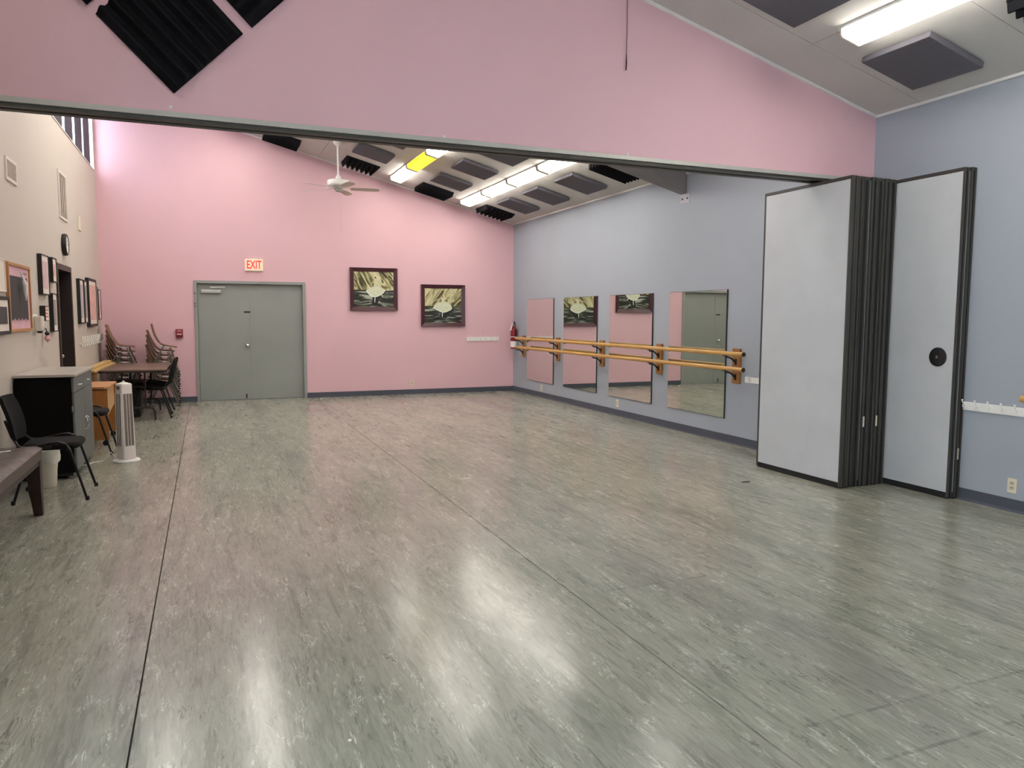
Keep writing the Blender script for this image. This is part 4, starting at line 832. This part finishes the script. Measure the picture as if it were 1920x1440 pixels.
for sx in (-1, 1):
    for sy in (-1, 1):
        MB().hexa([(sx*0.10-0.015, sy*0.16-0.015, 0), (sx*0.10+0.015, sy*0.16-0.015, 0), (sx*0.10+0.015, sy*0.16+0.015, 0), (sx*0.10-0.015, sy*0.16+0.015, 0), (sx*0.07-0.015, sy*0.03-0.015, 0.73), (sx*0.07+0.015, sy*0.03-0.015, 0.73), (sx*0.07+0.015, sy*0.03+0.015, 0.73), (sx*0.07-0.015, sy*0.03+0.015, 0.73)]).build('leg', OAKD, ts)

# stacked shell chairs
prof = [(-0.22, 0.80), (-0.19, 0.70), (-0.15, 0.60), (-0.10, 0.52), (-0.04, 0.472), (0.04, 0.452), (0.12, 0.446), (0.19, 0.440), (0.205, 0.430)]
mb = MB(); nu = 8; vs = []; fs = []
for off in (0, 1):
    for j, (x, z) in enumerate(prof):
        x0, z0 = prof[max(j - 1, 0)]; x1, z1 = prof[min(j + 1, len(prof) - 1)]; l_ = math.hypot(x1 - x0, z1 - z0); nx_, nz_ = (z1 - z0) / l_, -(x1 - x0) / l_
        wd = 0.205 if 0 < j < len(prof) - 1 else 0.18
        for i in range(nu + 1):
            u = i / nu * 2 - 1; cup = 0.02 * u * u * (1 if j < 4 else 0.3)
            vs.append((x + cup * 0.9 * (1 if j < 4 else 0) + nx_ * 0.011 * off, u * wd, z + (cup if j >= 4 else 0) + nz_ * 0.011 * off))
st = (nu + 1) * len(prof)
for s0 in (0, st):
    for j in range(len(prof) - 1):
        for i in range(nu): fs.append((s0 + j * (nu + 1) + i, s0 + j * (nu + 1) + i + 1, s0 + (j + 1) * (nu + 1) + i + 1, s0 + (j + 1) * (nu + 1) + i))
nv = len(prof) - 1; edge = [i for i in range(nu + 1)] + [j * (nu + 1) + nu for j in range(1, nv + 1)] + [nv * (nu + 1) + i for i in range(nu - 1, -1, -1)] + [j * (nu + 1) for j in range(nv - 1, 0, -1)]
for a, b2 in zip(edge, edge[1:] + edge[:1]): fs.append((a, b2, st + b2, st + a))
mb.add(vs, fs)
sch = thing('shell_chair', 'x', 'chair', group='stacked shell chairs in the corner')
mb.build('shell', SHELL, sch, smooth=True)
LEGS = mat('grey_steel_leg', (120, 112, 106), 0.35, 0.7, var=0.05)
for s in (-1, 1):
    yy = s * 0.20
    MB().tube([(0.10, yy, 0.432), (0.27, s * 0.225, 0.0)], 0.011, 8).build('leg', LEGS, sch, smooth=True); MB().tube([(0.0, yy, 0.44), (-0.19, s * 0.225, 0.0)], 0.011, 8).build('leg', LEGS, sch, smooth=True)
    MB().tube([(-0.06, yy, 0.452), (0.0, yy, 0.432), (0.13, yy, 0.428)], 0.009, 8).build('seat_rail', STEEL, sch, smooth=True)
    for fx in (0.27, -0.19): MB().lathe([(0.016, 0), (0.016, 0.022)], 8, (fx, s * 0.225, 0)).build('foot_cap', RUBBER, sch)
MB().tube([(0.02, -0.2, 0.425), (0.02, 0.2, 0.425)], 0.008, 8).build('cross_bar', STEEL, sch)
nth = ('bottom', 'second from the bottom', 'third from the bottom', 'fourth from the bottom', 'fifth from the bottom', 'third from the top', 'second from the top', 'topmost')
for st_, (sx, sy, rz) in enumerate(((-1.32, 14.16, 0.02), (-0.72, 14.16, 0.02))):
    for k in range(8):
        c = sch if (st_ == 0 and k == 0) else copy_tree(sch)
        c.location = (sx + random.uniform(-0.008, 0.008), sy, 0.083 * k + (0.004 if k == 7 else 0)); c.rotation_euler = (0, (0.10 if (k == 7 and st_ == 1) else random.uniform(-0.01, 0.01)), rz + random.uniform(-0.02, 0.02))
        c['label'] = 'tan shell chair, %s in the stack %s' % (nth[k], 'beside the beige wall' if st_ == 0 else 'nearer the double door')

# scraps on the floor
def scrap(name, pts, mm, loc, label, h=0.003):
    o = MB().prism(pts, 'z', 0, h).build(name, mm); o.location = loc; tag(o, label, 'scrap')
scrap('chalk_mark', [(-0.09, -0.006), (0.02, -0.012), (0.09, 0.0), (0.02, 0.008)], PAPER, (2.25, 6.72, 0.0), 'thin white paper sliver on the middle of the floor')
scrap('dark_scrap', [(-0.045, -0.006), (0.05, -0.01), (0.05, 0.006), (-0.03, 0.012)], BLACKP, (4.66, 5.63, 0.0), 'small dark scrap on the floor left of the partition', 0.006)
scrap('paper_crumb', [(-0.006, -0.004), (0.006, -0.005), (0.008, 0.004), (-0.003, 0.007)], WHITE, (0.44, 2.64, 0.0), 'tiny white crumb on the near floor', 0.004)
scrap('paper_crumb', [(-0.02, -0.01), (0.02, -0.014), (0.022, 0.01), (-0.015, 0.014)], WHITE, (1.96, 14.30, 0.0), 'tiny white crumb by the double door', 0.006)
